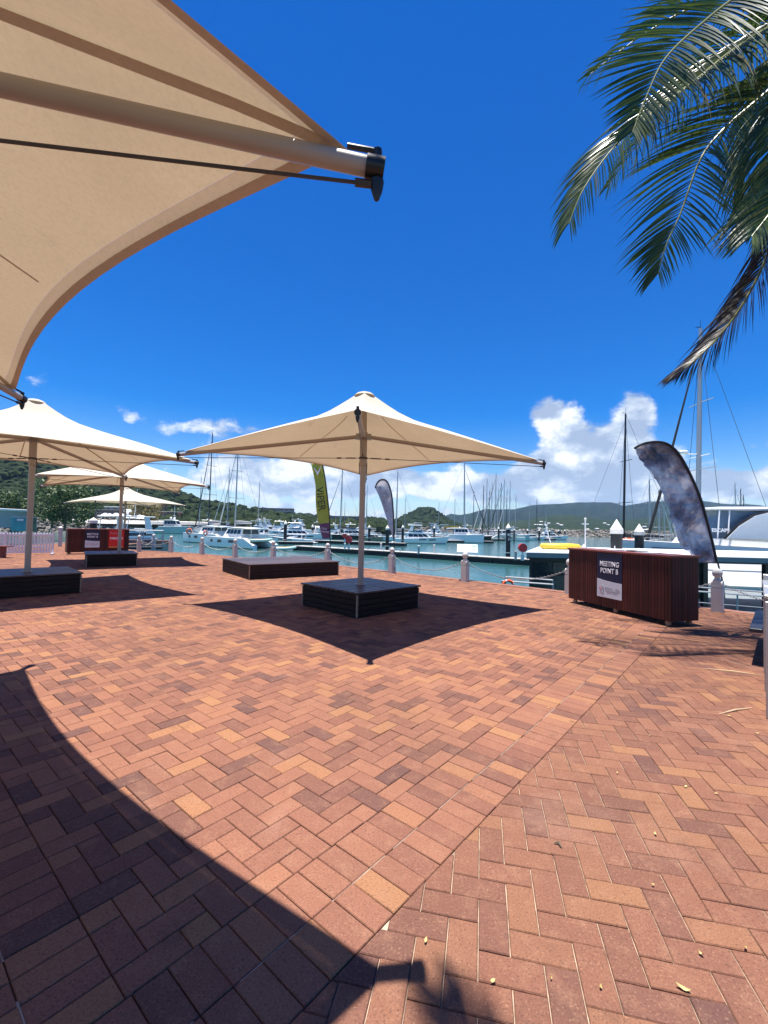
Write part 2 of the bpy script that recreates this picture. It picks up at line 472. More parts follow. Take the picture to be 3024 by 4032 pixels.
def lettering(name, txt, size, m, parent, mw, ext=.002, sx_=1.0, off=0.0, align='CENTER', spacing=1.0):
    cu = bpy.data.curves.new(name, 'FONT')
    cu.body = txt; cu.size = size; cu.extrude = ext; cu.offset = off; cu.space_character = spacing
    cu.align_x = align; cu.align_y = 'CENTER'; cu.resolution_u = 3
    t = bpy.data.objects.new(name, cu); COL.objects.link(t)
    dg = bpy.context.evaluated_depsgraph_get()
    me = bpy.data.meshes.new_from_object(t.evaluated_get(dg))
    bpy.data.objects.remove(t); bpy.data.curves.remove(cu)
    me.transform(Matrix.Diagonal((sx_, 1, 1, 1)))
    me.materials.clear(); me.materials.append(M[m] if isinstance(m, str) else m)
    o = bpy.data.objects.new(name, me); COL.objects.link(o); o.parent = parent; o.matrix_local = mw
    return o
def frame(o, xd, nd):
    "matrix with x along xd, z along the normal nd (sign faces)"
    x = Vector(xd).normalized(); z = Vector(nd).normalized(); y = z.cross(x).normalized(); x = y.cross(z)
    mm = Matrix((x, y, z)).transposed().to_4x4(); mm.translation = Vector(o)
    return mm
# ================================================================== SETTING
from mathutils import noise as mnoise
SEA = -3.0

# ---- water: one sheet to the horizon
def water_mat():
    m = bpy.data.materials.new('sea_water'); m.use_nodes = True
    nt = m.node_tree; b = NB(nt); p = nt.nodes['Principled BSDF']
    g = b.node('ShaderNodeNewGeometry').outputs['Position']
    big = b.noise(g, .05, 4, .6)
    c = b.ramp(big, [(.3, (.036, .115, .115)), (.7, (.054, .150, .147))])
    nt.links.new(c, p.inputs['Base Color'])
    p.inputs['Roughness'].default_value = .06
    p.inputs['IOR'].default_value = 1.33
    mp = b.node('ShaderNodeMapping'); mp.inputs['Scale'].default_value = (1.0, 1.6, 1.0); mp.inputs['Rotation'].default_value = (0, 0, .5)
    nt.links.new(g, mp.inputs[0])
    n1 = b.noise(mp.outputs[0], 1.6, 5, .6, .4)
    n2 = b.noise(mp.outputs[0], .28, 3, .5)
    h = b.m('ADD', b.m('MULTIPLY', n1, .040), b.m('MULTIPLY', n2, .050))
    bn = b.node('ShaderNodeBump'); bn.inputs['Strength'].default_value = .9; bn.inputs['Distance'].default_value = 1.0
    nt.links.new(h, bn.inputs['Height']); nt.links.new(bn.outputs[0], p.inputs['Normal'])
    return m
M['water'] = water_mat()
wm = MB(); wm.add([(-9000, -400, SEA), (9000, -400, SEA), (9000, 9000, SEA), (-9000, 9000, SEA)], [(0, 1, 2, 3)])
tag(wm.build('water', 'water'), kind='structure')

# ---- the quay and its brick paving
EDGE = [(-60, 24.8), (-21.5, 24.3), (-21.4, 38.5), (-18.3, 38.5), (-16.6, 26.5), (-13.2, 23.95), (-11.0, 23.3), (-9.0, 22.25), (-6.85, 20.7), (-4.72, 19.3),
        (-2.15, 17.75), (.48, 15.3), (2.62, 13.27), (4.95, 11.0), (6.98, 9.15), (8.7, 7.0), (11, 3.8), (13.5, -.5), (15, -9)]
QP = EDGE + [(-60, -9)]
BED = -.014
q = MB()
q.add([(x, y, BED) for x, y in QP], [tuple(range(len(QP)))[::-1]])
pavement = tag(q.build('pavement', 'bed'), kind='structure')
qw = MB()
for (ax, ay), (bx_, by_) in zip(EDGE, EDGE[1:]):
    qw.quad((ax, ay, BED - .003), (bx_, by_, BED - .003), (bx_, by_, SEA - 3), (ax, ay, SEA - 3))
tag(qw.build('quay_wall', 'quay'), kind='structure')
cp = MB()
def offset_poly(pts, d):
    out = []
    for i, p in enumerate(pts):
        a = Vector(pts[max(i - 1, 0)]); b = Vector(pts[min(i + 1, len(pts) - 1)])
        t = (b - a).normalized(); n = Vector((t.y, -t.x))          # towards the land
        out.append((p[0] + n.x * d, p[1] + n.y * d))
    return out
IN = offset_poly(EDGE, .24); OUT = offset_poly(EDGE, -.03)
cp.loft([[(a[0], a[1], -.05), (a[0], a[1], .008), (b[0], b[1], .008), (b[0], b[1], -.25)] for a, b in zip(IN, OUT)])
fix_normals(cp.build('quay_edge', 'coping', pavement))

A50 = rad(50.1)
E1 = Vector((math.cos(A50), math.sin(A50))); E2 = Vector((-E1.y, E1.x)); OO = Vector((.044, 2.16))
UJ = -1.285
def uv(p): d = Vector(p) - OO; return d.dot(E1), d.dot(E2)
def xy(u, v): return OO + E1 * u + E2 * v
def clip(poly, keep):
    "keep(p) >= 0 side of a line"
    out = []
    for i in range(len(poly)):
        a, b = poly[i], poly[(i + 1) % len(poly)]
        ka, kb = keep(a), keep(b)
        if ka >= 0: out.append(a)
        if (ka >= 0) != (kb >= 0): out.append(a + (b - a) * (ka / (ka - kb)))
    return out
def area(poly): return .5 * sum(poly[i].x * poly[(i + 1) % len(poly)].y - poly[(i + 1) % len(poly)].x * poly[i].y for i in range(len(poly)))
def shrink(poly, d):
    n = len(poly); out = []
    for i in range(n):
        p = poly[i]; a = (p - poly[i - 1]); b = (poly[(i + 1) % n] - p)
        if a.length < 1e-6 or b.length < 1e-6: continue
        a.normalize(); b.normalize()
        na, nb = Vector((-a.y, a.x)), Vector((-b.y, b.x))
        k = na + nb; den = 1 + na.dot(nb)
        out.append(p + k * (d / max(den, .25)))
    return out
UNIT = .115
QXY = [Vector(p) for p in QP]
def in_quay(p):
    c = False; j = len(QXY) - 1
    for i in range(len(QXY)):
        a, b = QXY[i], QXY[j]
        if (a.y > p.y) != (b.y > p.y) and p.x < (b.x - a.x) * (p.y - a.y) / (b.y - a.y) + a.x: c = not c
        j = i
    return c
EDV = [(Vector(a), Vector(b)) for a, b in zip(EDGE, EDGE[1:])]
BRICKS = []                                            # (polygon, whole?)
def herring(org, ang, xmin, xmax, ymin, ymax, keepers, test, worn=False):
    ca, sa = math.cos(ang), math.sin(ang)
    ex, ey = Vector((ca, sa)) * UNIT, Vector((-sa, ca)) * UNIT
    cs = [Vector((x, y)) - org for x in (xmin, xmax) for y in (ymin, ymax)]
    us = [c.dot(ex) / UNIT ** 2 for c in cs]; vs_ = [c.dot(ey) / UNIT ** 2 for c in cs]
    for i in range(int(min(us)) - 2, int(max(us)) + 2):
        for j in range(int(min(vs_)) - 2, int(max(vs_)) + 2):
            t = (i - j) % 4
            if t not in (0, 2): continue
            du, dv, j0 = (2, 1, j) if t == 0 else (1, 2, j - 1)
            p0 = org + ex * i + ey * j0
            c = p0 + ex * du * .5 + ey * dv * .5
            if not (xmin < c.x < xmax and ymin < c.y < ymax) or not test(c): continue
            poly = [p0, p0 + ex * du, p0 + ex * du + ey * dv, p0 + ey * dv]
            whole = True
            for k in keepers:
                ks = [k(p) for p in poly]
                if min(ks) < -1e-5:
                    whole = False
                    poly = clip(poly, k)
                    if len(poly) < 3: break
            if len(poly) < 3 or area(poly) < .0007: continue
            BRICKS.append((poly, (c, ang + (0 if t == 0 else PI / 2)) if whole else None, worn))
def view_test(c):
    if c.y < -1.5 or c.y > 31: return False
    if abs(c.x) > max(c.y, 0) * 1.02 + 2.6: return False
    return in_quay(c)
HW = 2 * UNIT
kA = [lambda p: uv(p)[1] - HW, lambda p: uv(p)[0] - (UJ + HW)]
kC = [lambda p: uv(p)[1] - HW, lambda p: (UJ - HW) - uv(p)[0]]
kB = [lambda p: -HW - uv(p)[1]]
oA = xy(UJ + HW, HW)
herring(oA, A50, -24, 14, -1.5, 31.5, kA, lambda c: view_test(c) and uv(c)[1] > HW - .2 and uv(c)[0] > UJ + HW - .2)
herring(xy(UJ - HW, HW), A50, -24, 4, -1.5, 31.5, kC, lambda c: view_test(c) and uv(c)[1] > HW - .2 and uv(c)[0] < UJ - HW + .2)
herring(Vector((.355, 1.579)), rad(-12.5), -4, 14, -1.5, 14, kB, lambda c: view_test(c) and uv(c)[1] < -HW + .2, True)
for k in range(-40, 200):                               # the two soldier courses each side of the joints
    for sgn in (0, 1):
        u0 = k * UNIT; v0 = 0 if sgn else -HW
        c = xy(u0 + UNIT / 2, v0 + HW / 2)
        if view_test(c): BRICKS.append(([xy(u0, v0), xy(u0 + UNIT, v0), xy(u0 + UNIT, v0 + HW), xy(u0, v0 + HW)], (c, A50 + PI / 2), False))
        v1 = HW + k * UNIT; u1 = UJ - (HW if sgn else 0)
        if k >= 0:
            c = xy(u1 + HW / 2, v1 + UNIT / 2)
            if view_test(c): BRICKS.append(([xy(u1, v1), xy(u1 + HW, v1), xy(u1 + HW, v1 + UNIT), xy(u1, v1 + UNIT)], (c, A50), False))
def seen_area(poly):
    P = []
    for p in poly:
        d = Vector((p.x, p.y, -EYE)); k = d.dot(fwd)
        if k < .2: return 0
        P.append(Vector((d.dot(r2) / k * FPX, d.dot(u2) / k * FPX)))
    cx = sum(p.x for p in P) / len(P); cy = sum(p.y for p in P) / len(P)
    if abs(cx) > 1512 or abs(cy) > 2016: return 0
    return abs(area(P))
order = sorted(range(len(BRICKS)), key=lambda i: -seen_area(BRICKS[i][0]))
single = set(order[:298])
def brick_geo(mb, poly, z, near, tilt=(0, 0)):
    b0 = shrink(poly, .0019); b1 = shrink(poly, .0050)
    n = len(b0)
    if n < 3 or len(b1) != n: return
    c = sum(poly, Vector((0, 0))) / len(poly)
    def zz(p, h): return z + h + (p - c).x * tilt[0] + (p - c).y * tilt[1]
    V = [(p.x, p.y, zz(p, 0)) for p in b1] + [(p.x, p.y, zz(p, -.0042)) for p in b0]
    F = [tuple(range(n))] + [(i, n + i, n + (i + 1) % n, (i + 1) % n) for i in range(n)]
    if near:
        V += [(p.x, p.y, BED) for p in b0]
        F += [(n + i, 2 * n + i, 2 * n + (i + 1) % n, n + (i + 1) % n) for i in range(n)]
    mb.add(V, F)
tmp = MB(); brick_geo(tmp, [Vector((-UNIT, -UNIT / 2)), Vector((UNIT, -UNIT / 2)), Vector((UNIT, UNIT / 2)), Vector((-UNIT, UNIT / 2))], 0, True)
brick_me = tmp.mesh('brick', 'brick')
worn_me = tmp.mesh('brick', 'brick_worn')
many = MB(); many_worn = MB()
for i, (poly, whole, worn) in enumerate(BRICKS):
    z = rng.uniform(-.0022, .0014)
    tl = (rng.gauss(0, .006), rng.gauss(0, .006))
    if i in single:
        if whole:
            c, an = whole
            mw = Matrix.Translation((c.x, c.y, z)) @ Matrix.Rotation(an, 4, 'Z') @ Matrix.Rotation(tl[0], 4, 'X') @ Matrix.Rotation(tl[1], 4, 'Y')
            piece('brick', worn_me if worn else brick_me, pavement, mw)
        else:
            c = sum(poly, Vector((0, 0))) / len(poly)
            t1 = MB(); brick_geo(t1, [p - c for p in poly], z, True, tl)
            piece('brick', t1.mesh('cut_brick', 'brick_worn' if worn else 'brick'), pavement, Matrix.Translation((c.x, c.y, 0)))
    else:
        mb_ = many_worn if worn else many
        mb_.cur = rng.random()
        brick_geo(mb_, poly, z, (sum(poly, Vector((0, 0))) / len(poly)).length < 9, tl)
tag(many.build('brick_paving', 'brick_many', pavement, attr=True), kind='stuff')
tag(many_worn.build('brick_paving', 'brick_worn_many', pavement, attr=True), kind='stuff')
j1 = MB()
def strip(a, b, wd, z):
    a, b = Vector(a), Vector(b); t = (b - a).normalized(); n = Vector((-t.y, t.x)) * wd / 2
    j1.quad((*(a - n), z), (*(b - n), z), (*(b + n), z), (*(a + n), z))
for k in range(-4, 34):
    a, b = k * .40 + rng.uniform(0, .06), k * .40 + rng.uniform(.25, .40)
    strip(xy(a, rng.uniform(-.001, .001)), xy(b, rng.uniform(-.001, .001)), rng.uniform(.003, .0055), -.0036)
    if k >= 0: strip(xy(UJ, HW + a), xy(UJ, HW + b), rng.uniform(.003, .008), -.0035)
tag(j1.build('joint_sand', 'joint', pavement), kind='stuff')
j2 = MB()
pb = [xy(-3, -HW), xy(14, -HW), xy(14, -9), xy(-3, -9)]
for ea, eb in EDV[-6:]:
    pb = clip(pb, lambda p, ea=ea, eb=eb: -((eb - ea).x * (p - ea).y - (eb - ea).y * (p - ea).x))
j2.add([(p.x, p.y, -.009) for p in pb if True], [tuple(range(len(pb)))[::-1]])
M['pale_bed'] = mat('pale_joint_sand', (.34, .25, .18), .95, var=.6, scale=14, dirt=((.07, .04, .03), .85, 5))
tag(j2.build('bedding_sand', 'pale_bed', pavement), kind='structure')

# ---- hills
def lerp_pts(pts, x):
    if x <= pts[0][0]: return pts[0][1]
    for (a, b), (c, d) in zip(pts, pts[1:]):
        if x <= c: return b + (d - b) * (x - a) / (c - a)
    return pts[-1][1]
def hill_mat(name, stops, sc, bump=0.0):
    m = bpy.data.materials.new(name); m.use_nodes = True
    nt = m.node_tree; b = NB(nt); p = nt.nodes['Principled BSDF']
    g = b.node('ShaderNodeNewGeometry').outputs['Position']
    f = b.m('ADD', b.m('MULTIPLY', b.noise(g, sc, 6, .7), .7), b.m('MULTIPLY', b.noise(g, sc * 9, 4, .7), .3))
    c = b.ramp(f, stops); nt.links.new(c, p.inputs['Base Color'])
    p.inputs['Roughness'].default_value = 1; p.inputs['Specular IOR Level'].default_value = .05
    bn = b.node('ShaderNodeBump'); bn.inputs['Strength'].default_value = 1.0; bn.inputs['Distance'].default_value = bump
    nt.links.new(b.noise(g, sc * 6, 6, .7), bn.inputs['Height']); nt.links.new(bn.outputs[0], p.inputs['Normal'])
    return m
M['hill_near'] = hill_mat('hill_near', [(.3, (.010, .018, .008)), (.55, (.020, .031, .013)), (.7, (.055, .052, .034))], .02, 3)
M['hill_far'] = hill_mat('hill_far', [(.3, (.006, .014, .009)), (.50, (.016, .030, .016)), (.64, (.030, .044, .020)), (.8, (.060, .066, .034))], .009, 30)
M['hill_mid'] = hill_mat('hill_mid', [(.3, (.011, .022, .010)), (.5, (.024, .040, .015)), (.75, (.060, .070, .030))], .012, 14)
def hill(name, ridge, d_ridge, d_base, m, cols=160, rows=26, amp=.16, nsc=1.0, base=-3.5, back=1.5, p=1.25, seed=0.0):
    rows_ = []; x0, x1 = ridge[0][0], ridge[-1][0]
    def pt(u, t):
        px = x0 + (x1 - x0) * u
        d = ray(px, lerp_pts(ridge, px)); k = d.x / d.y
        zr = EYE + d.z / d.y * d_ridge
        Y = d_base + (d_ridge - d_base) * t if t <= 1 else d_ridge * (1 + (back - 1) * (t - 1))
        s = t ** p if t <= 1 else max(0, 1 - (t - 1) ** 1.4)
        X = k * Y
        h = base + (zr - base) * s
        nv = Vector((X / d_ridge * 9 * nsc + seed, Y / d_ridge * 9 * nsc, seed))
        rid = 1 - abs(mnoise.noise(nv)) * 2
        nn = (rid * .6 + mnoise.fractal(nv * 3, 1, 2, 4) * .5)
        h += nn * amp * (zr - base) * min(1, max(t, 0) * 1.8) * (1.0 if t < .8 else max(.12, (1 - t) * 5) if t <= 1 else .3)
        return Vector((X, Y, max(h, base)))
    tl = [i / (rows - 1) * 1.0 for i in range(rows)] + [1.25, 1.6, 2.0]
    mb = MB(); mb.grid([[pt(i / (cols - 1), t) for i in range(cols)] for t in tl])
    o = mb.build(name, m, smooth=True); tag(o, kind='structure')
    return o, pt
LEFT_RIDGE = [(-900, 1760), (-300, 1780), (0, 1800), (170, 1818), (330, 1850), (470, 1890), (600, 1928), (670, 1938), (705, 1955), (740, 1963), (800, 1985), (860, 1998), (930, 2012), (1000, 2022), (1080, 2030), (1150, 2040), (1260, 2052), (1400, 2060), (1560, 2066), (1640, 2072)]
LEFT_BACK = [(380, 1925), (600, 1948), (700, 1953), (735, 1954), (775, 1964), (830, 1983), (900, 2000), (980, 2024), (1080, 2050)]
land, land_pt = hill('left_hill', LEFT_RIDGE, 480, 225, 'hill_near', amp=.07, p=1.35, seed=3.1, nsc=1.4)
hill('left_back_hill', LEFT_BACK, 1100, 700, 'hill_far', cols=80, amp=.10, seed=8.2)
CONE = [(1500, 2074), (1545, 2062), (1575, 2050), (1600, 2036), (1630, 2022), (1655, 2010), (1680, 2005), (1705, 2010), (1730, 2028), (1760, 2052), (1785, 2066), (1830, 2078)]
cone, cone_pt = hill('conical_hill', CONE, 900, 760, 'hill_near', cols=70, amp=.03, seed=5.5)
MID = [(1640, 2078), (1800, 2066), (1900, 2064), (2000, 2054), (2080, 2046), (2150, 2032), (2230, 2026), (2300, 2034), (2400, 2050), (2480, 2046), (2560, 2040), (2650, 2032), (2750, 2030), (2900, 2036), (3024, 2046), (3300, 2060)]
mid, mid_pt = hill('green_foothills', MID, 1700, 900, 'hill_mid', cols=200, amp=.16, seed=2.2, nsc=1.6)
FAR = [(1560, 2082), (1700, 2060), (1745, 2034), (1776, 2023), (1810, 2028), (1850, 2022), (1882, 2013), (1911, 2004), (1945, 2006), (2027, 2006), (2075, 1994), (2123, 1988), (2200, 1985), (2267, 1979), (2330, 1978), (2401, 1979), (2430, 1984), (2456, 1993), (2490, 1987), (2562, 1976), (2650, 1972), (2768, 1973), (2852, 1984), (2896, 1988), (2969, 1987), (3024, 1994), (3200, 2010), (3500, 2040)]
hill('far_mountains', FAR, 3300, 1900, 'hill_far', cols=300, rows=34, amp=.20, seed=6.4, nsc=2.2)
LOW = [(900, 2062), (1050, 2060), (1200, 2066), (1350, 2064), (1500, 2068), (1600, 2072)]
hill('low_shore', LOW, 620, 480, 'hill_near', cols=80, amp=.1, seed=9.1)

# ---- forest crowns on the near hills (one mass)
ICO = []
for k in range(8):
    bm = bmesh.new(); bmesh.ops.create_icosphere(bm, subdivisions=2, radius=1)
    for v in bm.verts:
        v.co *= 1 + .42 * mnoise.noise(v.co * 1.9 + Vector((k * 7.1, 0, 0))) + .22 * mnoise.noise(v.co * 4.5 + Vector((0, k * 3.3, 0)))
        v.co.z *= .82
    bm.verts.ensure_lookup_table()
    ICO.append(([v.co.copy() for v in bm.verts], [tuple(v.index for v in f.verts) for f in bm.faces])); bm.free()
def crown(mb, p, r, base, rr=rng):
    vs_, fs_ = ICO[rr.randrange(8)]
    a = rr.uniform(0, 2 * PI); ca, sa = math.cos(a), math.sin(a)
    o = len(mb.v); sz = rr.uniform(.75, 1.15)
    mb.v.extend((p.x + (v.x * ca - v.y * sa) * r, p.y + (v.x * sa + v.y * ca) * r, p.z + v.z * r * sz) for v in vs_)
    mb.f.extend(tuple(i + o for i in f) for f in fs_)
    mb.r.extend(min(1, max(0, base + rr.gauss(0, .11))) for f in fs_)
fo = MB(); r5 = random.Random(5)
for k in range(2600):
    u = r5.uniform(0.12, .97); t = r5.uniform(.12, 1.03)
    p = land_pt(u, t)
    if mnoise.noise(Vector((p.x * .03, p.y * .03, 2))) < -.38 and t < .75: continue
    r = r5.uniform(2.2, 4.4) * (1 + .5 * t)
    crown(fo, p + Vector((0, 0, r * .4)), r, .2 + .6 * r5.random() ** 1.3, r5)
tag(fo.build('forest', 'forest', attr=True), kind='stuff')
fc = MB()
for k in range(700):
    p = cone_pt(r5.uniform(.03, .97), r5.uniform(.1, 1.05))
    r = r5.uniform(4, 7)
    crown(fc, p + Vector((0, 0, r * .3)), r, .15 + .5 * r5.random(), r5)
tag(fc.build('island_forest', 'forest', attr=True), kind='stuff')

# ---- rock breakwater and the stone shore on the left
def rocks(name, A, B, n, h, wd, r0, r1, seed):
    rr = random.Random(seed); mb = MB(); A, B = Vector(A), Vector(B); t = (B - A); L = t.length; t = t / L; nn = Vector((-t.y, t.x))
    for k in range(n):
        s = rr.uniform(0, L); c = rr.uniform(-1, 1); r = rr.uniform(r0, r1)
        p = A + t * s + nn * c * wd
        crown(mb, Vector((p.x, p.y, SEA - .6 + (h + .6) * (1 - abs(c)) * rr.uniform(.75, 1.05))), r, .05 + .9 * rr.random() ** .8, rr)
    return tag(mb.build(name, 'rockm', attr=True), kind='stuff')
a = at_plane(2225, 2110, SEA); b = at_plane(2760, 2127, SEA)
rocks('breakwater_rocks', (-20, 600), (a.x, a.y), 700, 4.6, 7, .9, 1.9, 1)
rocks('breakwater_rocks_near', (a.x, a.y), (b.x, b.y), 1500, 4.6, 6, .7, 1.5, 2)
a = at_plane(-120, 2096, SEA); b = at_plane(560, 2092, SEA); c = at_plane(1010, 2090, SEA)
rocks('shore_rocks', (a.x, a.y), (b.x, b.y), 900, 4.6, 5, .5, 1.3, 3)
rocks('shore_rocks_far', (b.x, b.y), (c.x, c.y + 60), 500, 4.2, 5, .6, 1.4, 4)
gs = MB()
gp = [at_plane(px, 2094, SEA) for px in (-1200, -120, 560)] + [Vector((c.x, c.y + 60, 0))]
gs.grid([[(p.x, p.y + d, .6 + k) for p in gp] for d, k in ((2, -.2), (6, 1.2), (70, 1.6), (160, 1.8))])
tag(gs.build('shore_ground', 'concrete'), kind='structure')

# ---- air
HAZE = True
if HAZE:
    hm = bpy.data.materials.new('sea_air'); hm.use_nodes = True
    hn = hm.node_tree
    hn.nodes.remove(hn.nodes['Principled BSDF'])
    pv = hn.nodes.new('ShaderNodeVolumePrincipled')
    pv.inputs['Color'].default_value = (.42, .66, 1.0, 1)
    pv.inputs['Density'].default_value = 0.00007
    hn.links.new(pv.outputs[0], hn.nodes['Material Output'].inputs['Volume'])
    hb = MB(); hb.box((0, 4500, 205), (20000, 11000, 424))
    tag(hb.build('haze', hm), kind='stuff')
# ================================================================== MARINA
def deg_dir(a): return Vector((math.cos(rad(a)), math.sin(rad(a)), 0))

def hull(root, name, m, L, B, fs, fb, y0=0.0, tr=.82, dr=.35, plumb=.03, deck=None, stripe=None, step=0.0):
    "lofted hull, x forward, waterline at z = 0"
    rings = []; N = 13; top = []
    for i in range(N):
        s = i / (N - 1)
        b = B / 2 * ((tr + (1 - tr) * math.sin(min(s / .42, 1) * PI / 2)) if s < .42 else max(.02, 1 - ((s - .42) / .58) ** 2.3))
        zs = fs + (fb - fs) * s ** 1.5
        if step and s < .16: zs = fs * (.35 + .65 * s / .16)
        x = -L / 2 + L * s; fx = plumb * L * max(0, s - .6) / .4
        xt = x + fx; xw = x - fx * .6
        ring = [(xt, y0 - b, zs), (xt * .5 + xw * .5, y0 - b * .97, zs * .45), (xw, y0 - b * .86, 0), (xw - fx * .4, y0 - b * .45, -dr), (xw - fx * .4, y0, -dr * 1.15),
                (xw - fx * .4, y0 + b * .45, -dr), (xw, y0 + b * .86, 0), (xt * .5 + xw * .5, y0 + b * .97, zs * .45), (xt, y0 + b, zs)]
        rings.append(ring); top.append((xt, b, zs))
    mb = MB(); mb.loft(rings); h = flat_smooth(mb.build(name, m, root), 50)
    if deck:
        d = MB(); d.grid([[(x - .01, y0 - b * .93, z + .02), (x - .01, y0 - b * .3, z + .06), (x - .01, y0 + b * .3, z + .06), (x - .01, y0 + b * .93, z + .02)] for x, b, z in top]); d.build('deck', deck, root)
    if stripe:
        st = MB()
        for sg in (-1, 1):
            st.grid([[(x, y0 + sg * (b * .975 + .012), z * .80), (x, y0 + sg * (b * .985 + .012), z * .90)] for x, b, z in top[:-1]])
        st.build('hull_stripe', stripe, root)
    bt = MB()
    for sg in (-1, 1):
        bt.grid([[(r[2][0], y0 + sg * (abs(r[2][1] - y0) + .012), -.05), (r[2][0] + .1 * .05 * L * 0, y0 + sg * (abs(r[2][1] - y0) + .03), .13)] for r in rings])
    bt.build('boot_stripe', 'antifoul', root)
    return top
def cabin(root, m, x0, x1, w0, w1, z0, z1, rf=.6, ra=.1, wz=(.35, .85), panes=3, fpanes=2, y0=0.0, glass='glass', nose=.8, roof=None, over=.12, name='cabin', aft=True):
    Bm = [Vector((x0, y0 - w0, z0)), Vector((x1, y0 - w0 * nose, z0)), Vector((x1, y0 + w0 * nose, z0)), Vector((x0, y0 + w0, z0))]
    Tm = [Vector((x0 + ra, y0 - w1, z1)), Vector((x1 - rf, y0 - w1 * nose, z1)), Vector((x1 - rf, y0 + w1 * nose, z1)), Vector((x0 + ra, y0 + w1, z1))]
    b = MB(); b.loft([Bm, Tm]); cb = b.build(name, m, root)
    for k, n in ((0, panes), (2, panes), (1, fpanes), (3, 2 if aft else 0)):
        a0, a1, c0, c1 = Bm[k], Bm[(k + 1) % 4], Tm[k], Tm[(k + 1) % 4]
        nn = (a1 - a0).cross(c0 - a0).normalized() * .018
        for i in range(n):
            u0, u1 = .06 + .88 * i / n + .012, .06 + .88 * (i + 1) / n - .012
            P = lambda u, v: a0.lerp(a1, u).lerp(c0.lerp(c1, u), v) + nn
            q = MB(); q.quad(P(u0, wz[0]), P(u1, wz[0]), P(u1, wz[1]), P(u0, wz[1])); q.build('window', glass, cb)
    if roof:
        r_ = MB(); r_.loft([[(x0 + ra - over * 2, y0 - w1 - over, z1), (x1 - rf + over, y0 - w1 * nose - over, z1), (x1 - rf + over, y0 + w1 * nose + over, z1), (x0 + ra - over * 2, y0 + w1 + over, z1)],
                           [(x0 + ra - over * 2, y0 - w1 - over, z1 + .09), (x1 - rf + over, y0 - w1 * nose - over, z1 + .09), (x1 - rf + over, y0 + w1 * nose + over, z1 + .09), (x0 + ra - over * 2, y0 + w1 + over, z1 + .09)],
                           [(x0 + ra + .1, y0 - w1 * .8, z1 + .17), (x1 - rf - .2, y0 - w1 * nose * .7, z1 + .17), (x1 - rf - .2, y0 + w1 * nose * .7, z1 + .17), (x0 + ra + .1, y0 + w1 * .8, z1 + .17)]])
        r_.build('roof', roof, root)
    return cb
def rails(root, pts, z0, h, n, m='alu', r=.02, name='railing'):
    mb = MB(); P = [Vector(p) for p in pts]
    mb.tube([p + Vector((0, 0, z0 + h)) for p in P], r, 5)
    mb.tube([p + Vector((0, 0, z0 + h * .55)) for p in P], r * .7, 5)
    for i in range(n):
        s = i / max(1, n - 1) * (len(P) - 1); j = min(int(s), len(P) - 2); p = P[j].lerp(P[j + 1], s - j)
        mb.tube([p + Vector((0, 0, z0)), p + Vector((0, 0, z0 + h))], r, 5)
    return mb.build(name, m, root)
def rig(root, x, z, hgt, L, mastm='alu', cover='sailcover', beam=3.6, jib='sailwhite', r=.11, boom=True, spreaders=2, boomz=1.7, jr=.13):
    top = Vector((x - .015 * hgt, 0, z + hgt))
    b = Vector((x, 0, z))
    t = MB(); t.tube([b, b.lerp(top, .6), top], [r, r * .95, r * .7], 10); mast = t.build('mast', mastm, root)
    a = MB(); a.tube([top, top + Vector((0, 0, .9))], .02, 5); a.box(top + Vector((.25, 0, .12)), (.5, .06, .05)); a.build('masthead', 'carbon', mast)
    for k in range(spreaders):
        s = (k + 1) / (spreaders + 1) * .92 + .04; p = b.lerp(top, s); w_ = beam * (.34 - .07 * k)
        q = MB(); q.tube([p + Vector((-.15, -w_, 0)), p, p + Vector((-.15, w_, 0))], .045, 5); q.build('spreader', mastm, mast)
    f0 = Vector((L * .47, 0, z - .3)); f1 = b.lerp(top, .95)
    wr = MB()
    for tgt in ((-L * .48, 0, z - .3), (x - .4, -beam * .45, z - .4), (x - .4, beam * .45, z - .4)):
        wr.tube([top if tgt[1] == 0 else b.lerp(top, .96), Vector(tgt)], .026, 4)
    wr.build('stay', 'wire', root)
    if jib:
        j = MB(); j.tube([f0 + Vector((0, 0, .5)), f0.lerp(f1, .3), f0.lerp(f1, .96)], [jr, jr * .9, jr * .4], 7); j.build('furled_sail', jib, root)
    else:
        j = MB(); j.tube([f0, f1], .02, 4); j.build('forestay', 'wire', root)
    if boom:
        e = b + Vector((-L * .36, 0, boomz + .15)); s0 = b + Vector((-.1, 0, boomz))
        q = MB(); q.tube([s0, e], .09, 7); bo = q.build('boom', mastm, root)
        c = MB(); c.tube([s0 + Vector((-.1, 0, .38)), s0.lerp(e, .25) + Vector((0, 0, .36)), s0.lerp(e, .7) + Vector((0, 0, .24)), e + Vector((.2, 0, .16))], [.26, .25, .2, .1], 8); c.build('sail_cover', cover, bo)
